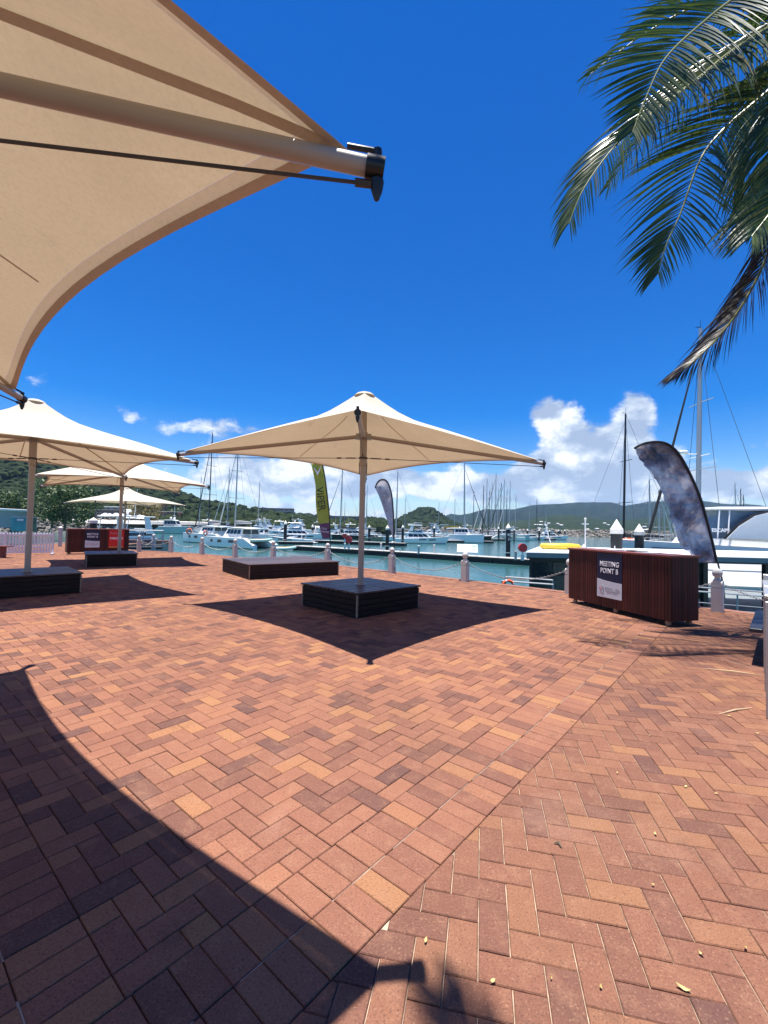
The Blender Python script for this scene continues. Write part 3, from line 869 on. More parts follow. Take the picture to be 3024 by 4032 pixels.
def sailboat(label, pos, heading, L, mast_h, hm='white', mastm='alu', cover='sailcover', jib='sailwhite', stripe=None, mr=.11, group=None, boom=True, jr=.13):
    root = thing('sailing_yacht', label, 'sailing yacht', (pos.x, pos.y, SEA), rad(heading), group)
    B = L * .29
    hull(root, 'hull', hm, L, B, L * .085, L * .105, deck='offwhite', stripe=stripe, tr=.72)
    zd = L * .09
    cabin(root, 'white', -L * .16, L * .20, B * .30, B * .25, zd + .02, zd + .55, .5, .2, (.3, .8), 3, 1, nose=.55, name='coachroof', aft=False)
    sp = MB(); sp.loft([[(-L * .30, -B * .3, zd + 1.5), (-L * .13, -B * .28, zd + 1.55), (-L * .13, B * .28, zd + 1.55), (-L * .30, B * .3, zd + 1.5)], [(-L * .29, -B * .26, zd + 1.66), (-L * .14, -B * .22, zd + 1.72), (-L * .14, B * .22, zd + 1.72), (-L * .29, B * .26, zd + 1.66)]]); 
    for sx_ in (-.29, -.14):
        for sy_ in (-1, 1): sp.tube([(L * sx_, sy_ * B * .27, zd), (L * sx_, sy_ * B * .27, zd + 1.55)], .02, 4)
    sp.build('bimini', cover, root)
    for sg in (-1, 1):
        rails(root, [(-L * .46, sg * B * .36, 0), (-L * .1, sg * B * .47, 0), (L * .25, sg * B * .36, 0), (L * .46, sg * B * .08, 0)], zd, .62, 8)
    rig(root, L * .06, zd + .4, mast_h, L, mastm, cover, B, jib, mr, boom, jr=jr)
    return root
def catamaran(label, pos, heading, L, beam, mast_h=0, hm='white', cover='sailcover', jib='sailwhite', mastm='alu', glass='glass', fly=False, hullwin=True, group=None, fb=1.75, mr=.13, jr=.13, name='catamaran', cat='catamaran', roofm='white', wm='white', raise_=0.0):
    root = thing(name, label, cat, (pos.x, pos.y, SEA), rad(heading), group)
    hy = beam / 2 - .75
    for sg in (-1, 1):
        hull(root, 'hull', hm, L, 1.55, fb * .92, fb, y0=sg * hy, tr=.75, deck='offwhite', plumb=.012, step=1.0)
        if hullwin:
            for x0, x1 in ((-.16, -.06), (.08, .155), (.27, .31)):
                for s2 in (-1, 1):
                    yy = sg * hy + s2 * (.79 if x1 < .2 else .62)
                    q = MB(); q.quad((L * x0, yy, fb * .50), (L * x1, yy, fb * .50), (L * x1, yy, fb * .74), (L * x0, yy, fb * .74))
                    q.build('hull_window', glass, root)
    t = MB(); t.box((-L * .06, 0, fb - .42), (L * .62, beam - 1.6, .75)); t.build('bridge_deck', 'offwhite', root)
    t = MB(); t.box((L * .34, 0, fb - .2), (L * .16, beam - 2.2, .03)); t.build('trampoline', 'greyhull', root)
    t = MB(); t.tube([(L * .43, -hy, fb - .1), (L * .43, hy, fb - .1)], .09, 7); t.build('cross_beam', mastm, root)
    zc = fb + 1.45 + raise_
    cabin(root, wm, -L * .22, L * .20, beam * .36, beam * .31, fb - .1, zc, L * .09, .1, (.42, .90), 4, 3, glass=glass, nose=.72)
    t = MB()                                                 # long curved roof over cabin and cockpit
    def ring(x, w_, z): return [(x, -w_, z), (x, -w_ * .5, z + .10), (x, w_ * .5, z + .10), (x, w_, z), (x, w_ * .9, z - .10), (x, -w_ * .9, z - .10)]
    t.loft([ring(-L * .40, beam * .33, zc + .02), ring(-L * .2, beam * .36, zc + .16), ring(0, beam * .35, zc + .20), ring(L * .09, beam * .28, zc + .10), ring(L * .14, beam * .18, zc - .12)])
    flat_smooth(t.build('roof', roofm, root), 50)
    for sg in (-1, 1):
        t = MB(); t.tube([(-L * .38, sg * beam * .31, fb * .7), (-L * .39, sg * beam * .31, zc)], .05, 6); t.build('roof_post', 'white', root)
        rails(root, [(-L * .38, sg * (beam / 2 - .1), 0), (0, sg * (beam / 2 - .06), 0), (L * .3, sg * (beam / 2 - .3), 0), (L * .45, sg * hy, 0)], fb, .6, 9)
    if fly:
        cabin(root, 'white', -L * .22, L * .04, beam * .24, beam * .22, zc + .15, zc + .95, .5, .1, (.3, .8), 2, 2, nose=.85, name='flybridge', glass=glass)
        t = MB(); t.bbox((-L * .12, 0, zc + 2.2), (L * .30, beam * .5, .09), .03)
        for sx_ in (-.24, .0):
            for sy_ in (-1, 1): t.tube([(L * sx_, sy_ * beam * .22, zc + .8), (L * sx_, sy_ * beam * .22, zc + 2.2)], .035, 5)
        t.build('flybridge_roof', 'white', root)
    if mast_h: rig(root, L * .10, zc - .1, mast_h, L * .92, mastm, cover, beam * .9, jib, mr, boomz=1.0, jr=jr)
    return root
def motor_yacht(label, pos, heading, L, hm='white', fly=True, glass='glass', group=None, radar=True, stripe=None, name='motor_yacht', cat='motor yacht', hard=True, wm='white', B=None):
    root = thing(name, label, cat, (pos.x, pos.y, SEA), rad(heading), group)
    B = B or L * .30; fs, fb = L * .085, L * .145
    hull(root, 'hull', hm, L, B, fs, fb, deck='offwhite', stripe=stripe, plumb=.05, tr=.9)
    for x0, x1 in ((-.05, .10), (.14, .28)):
        for sg in (-1, 1):
            q = MB(); q.quad((L * x0, sg * (B * .49 + .02), fs * .72), (L * x1, sg * (B * (.49 if x1 < .2 else .43) + .05), fs * .80), (L * x1 - .2, sg * (B * (.49 if x1 < .2 else .43) + .07), fs * 1.02), (L * x0, sg * (B * .49 + .04), fs * .95))
            q.build('hull_window', glass, root)
    t = MB(); t.bbox((-L * .53, 0, .28), (L * .08, B * .8, .12), .03); t.build('swim_platform', 'offwhite', root)
    zd = fs * 1.12; zc = zd + L * .10
    cabin(root, wm, -L * .28, L * .24, B * .40, B * .36, zd - .2, zc, L * .15, .1, (.40, .88), 4, 3, glass=glass, nose=.62, roof='white')
    if fly:
        cabin(root, 'white', -L * .26, L * .06, B * .34, B * .33, zc + .1, zc + .75, .7, .1, (.5, .95), 2, 2, nose=.75, name='flybridge', glass=glass, aft=False)
        if hard:
            t = MB(); t.bbox((-L * .12, 0, zc + L * .115 + .6), (L * .28, B * .66, .10), .03); t.build('hardtop', 'white', root)
            for sg in (-1, 1):
                a = MB(); a.loft([[(-L * .24, sg * B * .32, zc + .6), (-L * .17, sg * B * .32, zc + .6), (-L * .17, sg * B * .34, zc + .6), (-L * .24, sg * B * .34, zc + .6)], [(-L * .20, sg * B * .30, zc + L * .115 + .58), (-L * .15, sg * B * .30, zc + L * .115 + .58), (-L * .15, sg * B * .32, zc + L * .115 + .58), (-L * .20, sg * B * .32, zc + L * .115 + .58)]]); a.build('roof_arch', 'white', root)
                a = MB(); a.tube([(L * .02, sg * B * .30, zc + .7), (-L * .01, sg * B * .30, zc + L * .115 + .58)], .04, 5); a.build('roof_post', 'white', root)
    if radar:
        zt = zc + (L * .115 + .66 if (fly and hard) else .9 if fly else .25)
        a = MB(); a.lathe([(0, zt), (.10, zt), (.10, zt + .35), (.32, zt + .38), (.34, zt + .55), (.2, zt + .62), (0, zt + .63)], 12, (-L * .12, 0, 0)); a.build('radar_dome', 'white', root)
        a = MB(); a.tube([(-L * .16, .3, zt), (-L * .18, .3, zt + 2.6)], .025, 5); a.build('aerial', 'white', root)
    for sg in (-1, 1):
        rails(root, [(L * .12, sg * B * .44, 0), (L * .32, sg * B * .33, 0), (L * .50, sg * .08, 0)], fb * .96, .7, 7)
    return root
def mast_point(px, py, dist):
    p = at_depth(px, py, dist); return p

# ---- floating docks
def dock(label, A, B, width, freeb=.6, cleats=6, group='floating docks of the marina'):
    A, B = Vector((A.x, A.y, 0)), Vector((B.x, B.y, 0)); t = B - A; L = t.length; an = math.atan2(t.y, t.x)
    root = thing('floating_dock', label, 'dock', (A.x, A.y, SEA), an, group)
    f = MB()
    n = max(2, int(L / 5))
    for i in range(n):
        f.box((L * (i + .5) / n, width / 2, freeb / 2 - .15), (L / n - .12, width - .14, freeb + .1))
    tag(f.build('float', 'dockside', root), kind='stuff')
    w_ = MB(); w_.box((L / 2, .035, freeb - .14), (L, .07, .2)); w_.box((L / 2, width - .035, freeb - .14), (L, .07, .2)); w_.box((.035, width / 2, freeb - .14), (.07, width - .14, .2)); w_.build('whaler', 'dockside', root)
    pn = max(2, int(L / 2.4))
    d = MB(); d.bbox((0, 0, 0), (L / pn - .02, width, .06), .01); dm = d.mesh('deck_panel', 'dock')
    for i in range(pn): piece('deck_panel', dm, root, Matrix.Translation((L * (i + .5) / pn, width / 2, freeb + .01)))
    for i in range(cleats):
        c = MB(); c.tube([(-.16, 0, .09), (.16, 0, .09)], .022, 6); c.tube([(-.05, 0, 0), (-.05, 0, .09)], .02, 5); c.tube([(.05, 0, 0), (.05, 0, .09)], .02, 5)
        c.build('cleat', 'galv', root, loc=(L * (i + .5) / cleats, .16, freeb + .04))
    return root
S = lambda px, py: at_plane(px, py, SEA)
d1 = dock('long floating dock with a pale deck running across behind the chain bollards', S(1150, 2166), S(2100, 2229), 2.6, .75, 14)
dock('shorter floating dock behind the long one, under the yacht sterns', S(1228, 2138), S(1592, 2151), 2.4, .7, 6)
dock('narrow dock finger beside the white cabin cruiser', S(1095, 2143), S(1232, 2145), 1.6, .6, 3)
dock('dock in front of the white power catamarans', S(1755, 2136), S(1945, 2139), 2.2, .6, 4)
dock('dock finger below the green lettered catamaran', S(1930, 2129), S(2085, 2129), 2.2, .6, 4)
dock('dock finger at the end of the far row of piles', S(2088, 2126), S(2222, 2126), 2.2, .6, 3)
dock('low dock beside the grey harbour boats on the left', S(505, 2103), S(600, 2104), 2.4, .6, 3)
dock('far dock under the row of motor yachts', S(1180, 2105), S(1330, 2108), 2.4, .6, 3)

# ---- mooring piles
def make_pile(label, base, top_z, r, cap='cone', group='black mooring piles', mk=None):
    root = thing('mooring_pile', label, 'pile', base, 0, group)
    h = top_z - base.z; ch = r * 1.9 if cap == 'cone' else r * .9
    t = MB(); t.tube([(0, 0, -1.2), (0, 0, h - ch)], r, 18); flat_smooth(t.build('shaft', 'pile', root))
    t = MB(); t.lathe([(0, h - ch - r * .9), (r * 1.12, h - ch - r * .9), (r * 1.12, h - ch), (r * 1.05, h - ch + .02), (0, h)], 8 if r > .35 else 12); t.build('cap', 'pilecap', root)
    t = MB(); t.lathe([(r, .9), (r * 1.5, .92), (r * 1.5, 1.05), (r, 1.07)], 12); t.build('pile_guide', 'galv', root)
    return root
PL = [(1122, 2048, 2142, 13, 'black pile standing beside the white cabin cruiser'), (1230, 2064, 2119, 9, 'black pile just left of the green feather flag'), (1453, 2066, 2131, 10, 'black pile beside the tan wooden boat'),
      (1524, 2066, 2172, 14, 'stout black pile directly left of the pale teardrop flag'), (1585, 2066, 2142, 10, 'black pile at the stern of the dark windowed motor yacht'), (1709, 2070, 2141, 8, 'black pile at the bow of the dark windowed motor yacht'),
      (1809, 2072, 2135, 8, 'black pile in front of the white power catamaran cabin'), (1892, 2076, 2115, 7, 'black pile behind the white power catamaran bow'), (1963, 2074, 2130, 7, 'black pile at the green lettered catamaran'),
      (2000, 2060, 2203, 18, 'tallest black pile, marked K1, on the long dock'), (2024, 2080, 2131, 6, 'first slim pile right of the tallest pile'), (2047, 2082, 2110, 5, 'short far pile, second right of the tallest pile'), (2062, 2082, 2108, 5, 'short far pile, third right of the tallest pile'), (2077, 2081, 2126, 7, 'slim pile at the left end of the last far dock'), (2123, 2081, 2127, 7, 'slim pile right of the low white cruiser on the last dock'), (2163, 2085, 2127, 6, 'slim pile at the middle of the last far dock'), (2199, 2084, 2124, 6, 'slim pile second from the end of the last far dock'), (2224, 2084, 2124, 6, 'slim pile at the very end of the last far dock'),
      (1184, 2067, 2094, 4, 'leftmost of the five thin piles left of the green flag'), (1192, 2067, 2094, 4, 'second of the five thin piles left of the green flag'), (1205, 2066, 2094, 4, 'third of the five thin piles left of the green flag'), (1211, 2066, 2096, 4, 'fourth of the five thin piles left of the green flag'), (1224, 2066, 2096, 5, 'last of the five thin piles left of the green flag'), (1302, 2064, 2093, 5, 'thin far pile just right of the green flag'), (1315, 2064, 2095, 5, 'thin far pile, second right of the green flag'), (431, 2056, 2093, 7, 'dark pile behind the red check in sign'), (757, 2062, 2090, 6, 'dark pile beside the grey patrol launch'),
      (581, 2058, 2100, 8, 'left one of the paired dark piles beside the radar dome boat'), (593, 2058, 2100, 8, 'right one of the paired dark piles beside the radar dome boat'), (366, 2037, 2110, 26, 'thick dark pile rising behind the navy sign of the far counter')]
far_lb = 'distant slim black pile with a white cap among the moored boats'
for (px, ty, by, wpx, lb) in PL:
    b = S(px, by); d_ = b.y
    if wpx == 26: b = Vector((at_depth(px, 2100, 22.9).x, 22.9, 0.0)); d_ = b.y
    tz = at_depth(px, ty, d_).z
    p = make_pile(lb or far_lb, b, tz, max(.16, wpx * d_ / FPX / 2), 'flat' if wpx == 26 else 'cone')
    if wpx == 18:
        lettering('marking', 'K', .55, 'signtext', p, frame((0, -wpx * d_ / FPX / 2 - .02, tz - SEA - 1.75), (1, 0, 0), (0, -1, 0)), .004, 1, .02)
        lettering('marking', '1', .55, 'signtext', p, frame((0, -wpx * d_ / FPX / 2 - .02, tz - SEA - 2.4), (1, 0, 0), (0, -1, 0)), .004, 1, .02)
for px, ty, dd, wpx, tx, lb in ((2428, 2043, 27, 42, '1', 'large black pile with a pale cone cap behind the near counter'), (2517, 2061, 30, 33, '3', 'smaller black pile with a pale cone cap, marked 3, right of the larger one')):
    tp = at_depth(px, ty, dd); p = make_pile(lb, Vector((tp.x, tp.y, SEA)), tp.z, wpx * dd / FPX / 2, 'cone', 'cone capped piles behind the near counter')
    lettering('marking', tx, .28, 'signtext', p, frame((-.28 if tx == '1' else -.2, -wpx * dd / FPX / 2 - .005, tp.z - SEA - 1.75), (1, -.4, 0), (-.4, -1, 0)), .003, 1, .01)

# ---- the two catamarans and the dinghies on the left
def between(a, b): return (a + b) / 2
bow, st = S(803, 2151), S(1004, 2163)
hd = math.degrees(math.atan2((bow - st).y, (bow - st).x)); LA = (bow - st).length
nrm = Vector((-(bow - st).y, (bow - st).x, 0)).normalized()
if nrm.y < 0: nrm = -nrm
ca = catamaran('white sailing catamaran lying nearest behind the chain, dark cabin windows', between(bow, st) + nrm * 2.6, hd, LA, 6.8, 17.2, cover='sailcover', jib='sailwhite', fb=2.0, raise_=.15)
bow2 = S(716, 2134); cb_ = catamaran('second white catamaran whose bow shows left of the nearest one, black furled sail', bow2 - deg_dir(hd + 3) * 6.5 + nrm * 2.8, hd + 3, 13, 6.6, 22, cover='sailcover', jib='sailblack', mastm='carbon', fb=2.2)
def buoy_ring(label, p, r=.33, m='orange', ang=0.0, group=None, tilt=90):
    o = thing('life_ring', label, 'life ring', p, ang, group)
    R = Matrix.Rotation(rad(tilt), 3, 'X'); t = MB()
    t.tube([R @ Vector((r * math.cos(i * PI / 10), r * math.sin(i * PI / 10), 0)) for i in range(21)], r * .27, 8, cap=False); t.build('ring', m, o, smooth=True)
    q = MB()
    for k in range(4):
        a = k * PI / 2 + .4
        q.tube([R @ Vector((r * math.cos(a + e), r * math.sin(a + e), 0)) for e in (-.14, 0, .14)], r * .295, 8, cap=False)
    q.build('band', 'signwhite', o)
    return o
bz = SEA + 2.55
buoy_ring('orange horseshoe buoy on the bow of the second catamaran', at_depth(745, 2092, bow2.y - 1.5), .6)
buoy_ring('orange buoy where the two catamarans overlap', at_depth(809, 2099, bow.y - 2), .45, ang=1.2)
def dinghy(label, pos, heading, L, tubes='offwhite', inner='yellow', z=0.0, cover=False):
    root = thing('dinghy', label, 'dinghy', (pos.x, pos.y, SEA + z), rad(heading), 'yellow topped dinghies')
    B = L * .44; pts = [(-L / 2, -B / 2, .28), (L * .1, -B / 2, .30), (L * .36, -B * .3, .42), (L * .47, 0, .5), (L * .36, B * .3, .42), (L * .1, B / 2, .30), (-L / 2, B / 2, .28)]
    t = MB(); t.tube(smooth_pts(pts, 2), .24, 9); t.build('tube', tubes, root, smooth=True)
    t = MB(); t.loft([[(-L * .48, -B * .4, .05), (L * .30, -B * .2, .1), (L * .30, B * .2, .1), (-L * .48, B * .4, .05)], [(-L * .48, -B * .4, .5), (L * .32, -B * .25, .58), (L * .32, B * .25, .58), (-L * .48, B * .4, .5)]]); t.build('cover' if cover else 'floor', inner, root)
    if not cover:
        t = MB(); t.bbox((-L * .42, 0, .55), (.3, .35, .8), .04); t.build('outboard', 'black', root)
    return root
def smooth_pts(pts, it):
    pts = [Vector(p) for p in pts]
    for _ in range(it):
        q = [pts[0]]
        for a, b in zip(pts, pts[1:]): q += [a.lerp(b, .25), a.lerp(b, .75)]
        pts = q + [pts[-1]]
    return pts
p = S(1030, 2162); dinghy('dinghy with a yellow cover hung behind the nearest catamaran', p, 5, 3.9, 'greenhull', 'yellow', 1.3, True)
p = S(1122, 2167); dinghy('low dinghy with a yellow cover at the end of the long dock', p, 12, 4.0, 'greenhull', 'yellow', 0.05, True)

# ---- other boats, nearest first
D_ = lambda px, py, L=0: S(px, py)
motor_yacht('white cabin cruiser moored stern on beside the tall left pile', S(1098, 2141) + Vector((2, 5, 0)), 172, 11, fly=False, stripe='navyhull', radar=False, wm='white')
motor_yacht('sleek white motor yacht with long dark hull windows, bow to the right', (S(1560, 2139) + S(1762, 2143)) / 2 + Vector((0, 2.4, 0)), -3, (S(1560, 2140) - S(1764, 2143)).length, fly=True, glass='glass', radar=False, hard=True)
catamaran('white power catamaran with a tall wheelhouse, bow to the right', (S(1752, 2136) + S(1905, 2139)) / 2 + Vector((0, 3.6, 0)), -4, (S(1752, 2136) - S(1912, 2139)).length, 5.6, 0, fb=2.6, name='power_catamaran', cat='power catamaran', hullwin=False, raise_=.3)
bz_ = catamaran('pale catamaran with dark lettering on its hull behind the tallest pile', (S(1935, 2130) + S(2080, 2129)) / 2 + Vector((0, 3.6, 0)), 2, 15.0, 6.5, 0, hm='greenhull', fb=2.4, hullwin=False)
lettering('lettering', 'BLIZZARD', 1.1, 'antifoul', bz_, frame((-.8, -4.13 + .06, 1.2), (1, 0, 0), (0, -1, 0)), .01, 1.1, .03)
motor_yacht('tan wooden boat with a dark red bow, between piles', S(1474, 2130) + Vector((0, 4, 0)), -60, 9.5, hm='tanhull', fly=False, radar=False, wm='tanhull')
catamaran('aluminium survey catamaran with two white radar domes and a green dark bow', (S(602, 2100) + S(732, 2101)) / 2 + Vector((0, 3, 0)), -8, 14.5, 5.4, 0, hm='greenhull', fb=2.9, name='work_catamaran', cat='work boat', hullwin=False, raise_=.9, wm='greyhull')
pb2 = motor_yacht('grey patrol launch with a lattice mast and dark wheelhouse windows', S(775, 2098) + Vector((0, 6, 0)), 195, 17, hm='greyhull', fly=True, hard=True, radar=True, wm='greyhull', name='patrol_launch', cat='patrol boat')
for sx_, sz in ((-2.4, 0), (-2.0, 1.2)):
    t = MB(); t.tube([(-2.6 + sz * .3, -.9, 5.6), (-2.2, 0, 9.6)], .06, 5); t.tube([(-2.6, .9, 5.6), (-2.2, 0, 9.6)], .06, 5); t.tube([(-1.2, 0, 5.6), (-2.2, 0, 9.6)], .06, 5); t.box((-2.2, 0, 8.2 + sz), (1.3, 1.1, .16)); t.build('lattice_mast', 'galv', pb2)
sv = [o for o in COL.objects if o.get('category') == 'work boat'][0]
for y in (-1.2, 1.2):
    t = MB(); t.lathe([(0, 5.7), (.42, 5.75), (.46, 6.2), (.36, 6.5), (0, 6.66)], 12, (-.4, y, 0)); t.build('radar_dome', 'white', sv, smooth=True)
t = MB(); t.tube([(.4, 0, 5.5), (.2, 0, 12.5)], .07, 6); t.tube([(.2, -1.1, 7.2), (.2, 1.1, 7.2)], .06, 6); t.build('mast', 'white', sv)
fl_ = motor_yacht('white flybridge boat with an open canopy roof, right behind the picket fence gap', at_depth(330, 2100, 36) * 1.0 + Vector((-.3, 4.5, 0)), -97, 14.2, fly=True, radar=True, B=4.6)
motor_yacht('low grey runabout in front of the left harbour boats', S(540, 2100), 170, 9, hm='greyhull', fly=False, radar=False, name='runabout', cat='runabout')
motor_yacht('white motor yacht showing its bow between far piles, just left of the green flag', S(1240, 2100) + Vector((0, 8, 0)), -75, 18, fly=True, radar=True)
motor_yacht('white flybridge yacht behind the middle umbrella pole', S(1410, 2104) + Vector((0, 8, 0)), -165, 17, fly=True, radar=True)
ML = [(985, 2122, 14, 172, True, 'white flybridge cruiser close behind the nearest catamaran roof'), (1175, 2126, 13, 8, True, 'white cruiser with a blue stripe right of the tall left pile'), (1290, 2122, 12, 176, True, 'white cruiser in the gap right of the green flag foot'), (1395, 2120, 13, 4, True, 'white cruiser directly left of the umbrella pole foot of the boat row'), (1255, 2086, 22, -172, True, 'big white yacht with stacked decks straight behind the green flag'), (1120, 2112, 15, 178, False, 'low white cruiser behind the tall left pile'), (840, 2116, 12, 175, False, 'white cruiser glimpsed between the two catamarans'), (2040, 2118, 14, 6, True, 'white cruiser behind the row of slim piles'), (1700, 2114, 14, 184, True, 'white cruiser behind the bow of the dark windowed motor yacht'), (1860, 2118, 15, -4, True, 'white cruiser behind the white power catamaran'), (660, 2086, 13, 172, False, 'white cruiser behind the aluminium survey catamaran'),
      (1010, 2106, 17, 170, True, 'broad white cruiser in the crowd of boats above the catamaran cockpit'), (1075, 2100, 16, -170, True, 'white cruiser stern on with an arch, in the middle of the boat crowd'), (1150, 2098, 20, 175, True, 'tall white yacht with stacked decks in the boat crowd'), (930, 2104, 12, 168, False, 'low white cruiser behind the nearest catamaran mast'),
      (1290, 2098, 12, 10, False, 'small white cruiser right of the green flag'), (1500, 2100, 12, 5, True, 'white cruiser hidden mostly behind the tan wooden boat'), (2105, 2127, 11, 15, False, 'low white cruiser at the left end of the last far dock'), (2180, 2126, 13, -2, True, 'white cruiser at the end of the last far dock by the breakwater'), (1940, 2110, 12, 20, True, 'white cruiser under the cluster of far masts'),
      (500, 2092, 11, 185, True, 'white game boat on the left against the rock shore'), (440, 2094, 9, 190, False, 'little white boat against the rock shore'), (870, 2092, 13, 178, True, 'white cruiser under the forested hill left of the tall masts'), (1355, 2090, 13, 175, True, 'small looking white yacht left of the umbrella pole'), (1640, 2098, 12, 180, False, 'white hull showing above the sleek motor yacht')]
for (px, py, L, hd_, fly, lb) in ML: motor_yacht(lb, S(px, py) + Vector((0, 3, 0)), hd_, L * 1.12, fly=fly, radar=fly, group='white motor boats in the far rows')

def mast_boat(label, mpx, mty, dist, L, heading, **kw):
    m_ = at_depth(mpx, mty, dist); hgt = m_.z - (SEA + L * .09 + .4)
    pos = Vector((m_.x, m_.y, 0)) - deg_dir(heading) * (L * .06)
    return sailboat(label, pos, heading, L, hgt, **kw)
mast_boat('black hulled racing yacht, white deck, tall dark mast right of the green flag', 1345, 1850, 152, 16, 176, hm='navyhull', cover='sailblack', jib='sailblack', mr=.22)
mast_boat('sailing yacht with a grey mast between the teardrop flag and the conical hill', 1563, 1855, 142, 14, 182, jib=None, mr=.19)
mx_ = mast_boat('maxi yacht with a black boom cover bearing a yellow name plate', 1833, 1826, 152, 20, -6, hm='navyhull', cover='sailblack', jib='sailblack', mr=.25)
t = MB(); t.box((-3.4, -.42, 4.75), (4.6, .05, .95)); npl = t.build('name_plate', 'gold', mx_)
FARM = [(958, 1700, 0), (1444, 1915, 200, 13, 178, 'alu', 'mast just right of the middle umbrella pole'), (1595, 1960, 260, 12, 170, 'alu', 'short mast beside the conical hill'), (1727, 1980, 320, 12, 185, 'alu', 'slim mast before the right slope of the conical hill'), (1864, 1936, 215, 12, 174, 'carbon', 'thin dark mast right of the maxi yacht'),
        (1902, 1914, 180, 14, 188, 'carbon', 'dark mast, first of the mast cluster'), (1915, 1890, 185, 14, 178, 'alu', 'pale tall mast, second of the mast cluster'), (1935, 1906, 190, 13, 172, 'alu', 'pale mast third in the mast cluster'), (1950, 1866, 178, 15, 184, 'alu', 'tallest mast of the cluster'), (1971, 1903, 200, 13, 180, 'carbon', 'dark mast right of the tallest one of the cluster'),
        (1983, 1889, 175, 15, 176, 'alu', 'thick pale mast above the tallest pile'), (2006, 1897, 195, 14, 183, 'alu', 'last mast of the cluster'), (2084, 1980, 240, 12, 180, 'alu', 'lone pale mast before the far mountains'), (2112, 1964, 250, 13, 182, 'carbon', 'lone black mast before the far mountains'),
        (2560, 1890, 92, 12, 15, 'alu', 'pale mast left of the photo print banner'), (2597, 1932, 98, 11, 10, 'alu', 'shorter pale mast touching the photo print banner'), (2617, 1950, 120, 11, 10, 'alu', 'thin mast behind the lower edge of the photo print banner'), (2897, 1905, 150, 14, 8, 'alu', 'mast above the white yacht windscreen'), (2919, 1926, 155, 13, 5, 'carbon', 'darker mast right of the one above the windscreen'), (2930, 1950, 165, 12, 8, 'carbon', 'shortest mast above the white yacht windscreen'),
        (1112, 2014, 420, 13, 178, 'alu', 'D hair thin far mast above the grey apartment towers'), (1155, 2016, 420, 12, 182, 'alu', 'D hair thin far mast right of the grey apartment towers'), (1182, 2022, 430, 11, 180, 'alu', 'D hair thin far mast above the five thin piles'), (1235, 2020, 430, 13, 176, 'alu', 'D hair thin far mast touching the left edge of the green flag'), (1322, 2010, 400, 13, 184, 'alu', 'D hair thin far mast right of the green flag, first one'), (1357, 1975, 300, 13, 184, 'alu', 'thin mast left of the umbrella pole beyond the racing yacht'), (1382, 2024, 420, 12, 180, 'alu', 'D hair thin far mast second one left of the middle umbrella pole'), (1398, 2028, 440, 12, 180, 'alu', 'D hair thin far mast next to the middle umbrella pole on its left'), (1474, 2016, 420, 12, 180, 'alu', 'D hair thin far mast between the middle umbrella pole and the teardrop flag'), (1503, 2024, 430, 12, 177, 'alu', 'D hair thin far mast touching the left edge of the teardrop flag'), (900, 1845, 165, 14, 178, 'alu', 'slim grey mast between the two catamaran masts'),
        (1790, 1965, 230, 12, 176, 'alu', 'low mast left of the maxi yacht'), (1925, 1935, 205, 13, 182, 'carbon', 'short black mast inside the cluster'), (1960, 1925, 210, 12, 170, 'alu', 'short pale mast inside the cluster'), (1994, 1930, 215, 12, 186, 'carbon', 'short black mast right of the tallest pile'), (2030, 1950, 220, 13, 178, 'alu', 'pale mast past the right end of the cluster'), (2150, 2000, 260, 12, 180, 'alu', 'short mast above the last far dock'), (2640, 1960, 130, 12, 8, 'alu', 'mast half hidden by the photo print banner'), (1420, 1950, 210, 12, 178, 'carbon', 'black mast just left of the umbrella pole'), (790, 1880, 190, 13, 176, 'alu', 'slim mast left of the second catamaran'), (1020, 1900, 190, 13, 182, 'alu', 'slim mast above the catamaran cockpit')]
for f in FARM[1:]:
    px, ty, dd, L, hd_, mm_, lb = f
    mast_boat(('distant yacht, its ' + lb[2:]) if lb.startswith('D ') else 'yacht with the ' + lb, px, ty, dd, L, hd_, mastm=mm_, jib=None if dd > 210 else rng.choice(['sailwhite', 'sailblack', None]), cover=rng.choice(['sailcover', 'sailblack', 'sailcover']), mr=.16 if dd < 210 else .14, group='sailing yachts in the far rows')
# black masted yacht and the big mast close on the right
m_ = at_depth(2525, 1632, 62); bk = sailboat('yacht with a slender black mast and thick black furled sail behind the cone capped piles', Vector((m_.x - 1.5, m_.y, 0)), 185, 17, m_.z - SEA - 1.9, hm='greyhull', mastm='carbon', cover='sailblack', jib=None, mr=.16)
m_ = at_depth(2735, 1280, 44)
bgm = catamaran('sailing catamaran with the tallest silver mast, radar and spreaders, at the right', Vector((m_.x + .3, m_.y + .2, 0)) - deg_dir(178) * 1.6, 178, 15, 7.5, m_.z - SEA - 3.6, fb=2.0, jib='sailblack', cover='sailcover', mr=.24, jr=.15)
t = MB(); t.lathe([(0, 12.4), (.42, 12.45), (.46, 12.62), (.3, 12.75), (0, 12.78)], 12, (2.9, 0, 0)); t.tube([(1.5, 0, 12.4), (2.9, 0, 12.4)], .05, 6); t.tube([(1.3, -1.5, 12.2), (1.3, 1.5, 12.2)], .05, 6); t.build('radar', 'white', bgm)
bb = motor_yacht('blue boat with a blue canopy frame, low behind the near counter', at_depth(2345, 2150, 47), 172, 8.5, hm='bluehull', fly=False, radar=False, wm='bluehull', name='runabout', cat='runabout')
t = MB()
for k, x in enumerate((3.0, 2.2, 1.2)):
    t.tube([(x, -1.2, 1.0), (x + .5 + .2 * k, -1.15, 2.3), (x + .5 + .2 * k, 1.15, 2.3), (x, 1.2, 1.0)], .04, 5)
t.build('canopy_frame', 'bluehull', bb)
sm_ = at_depth(2338, 2055, 44); 
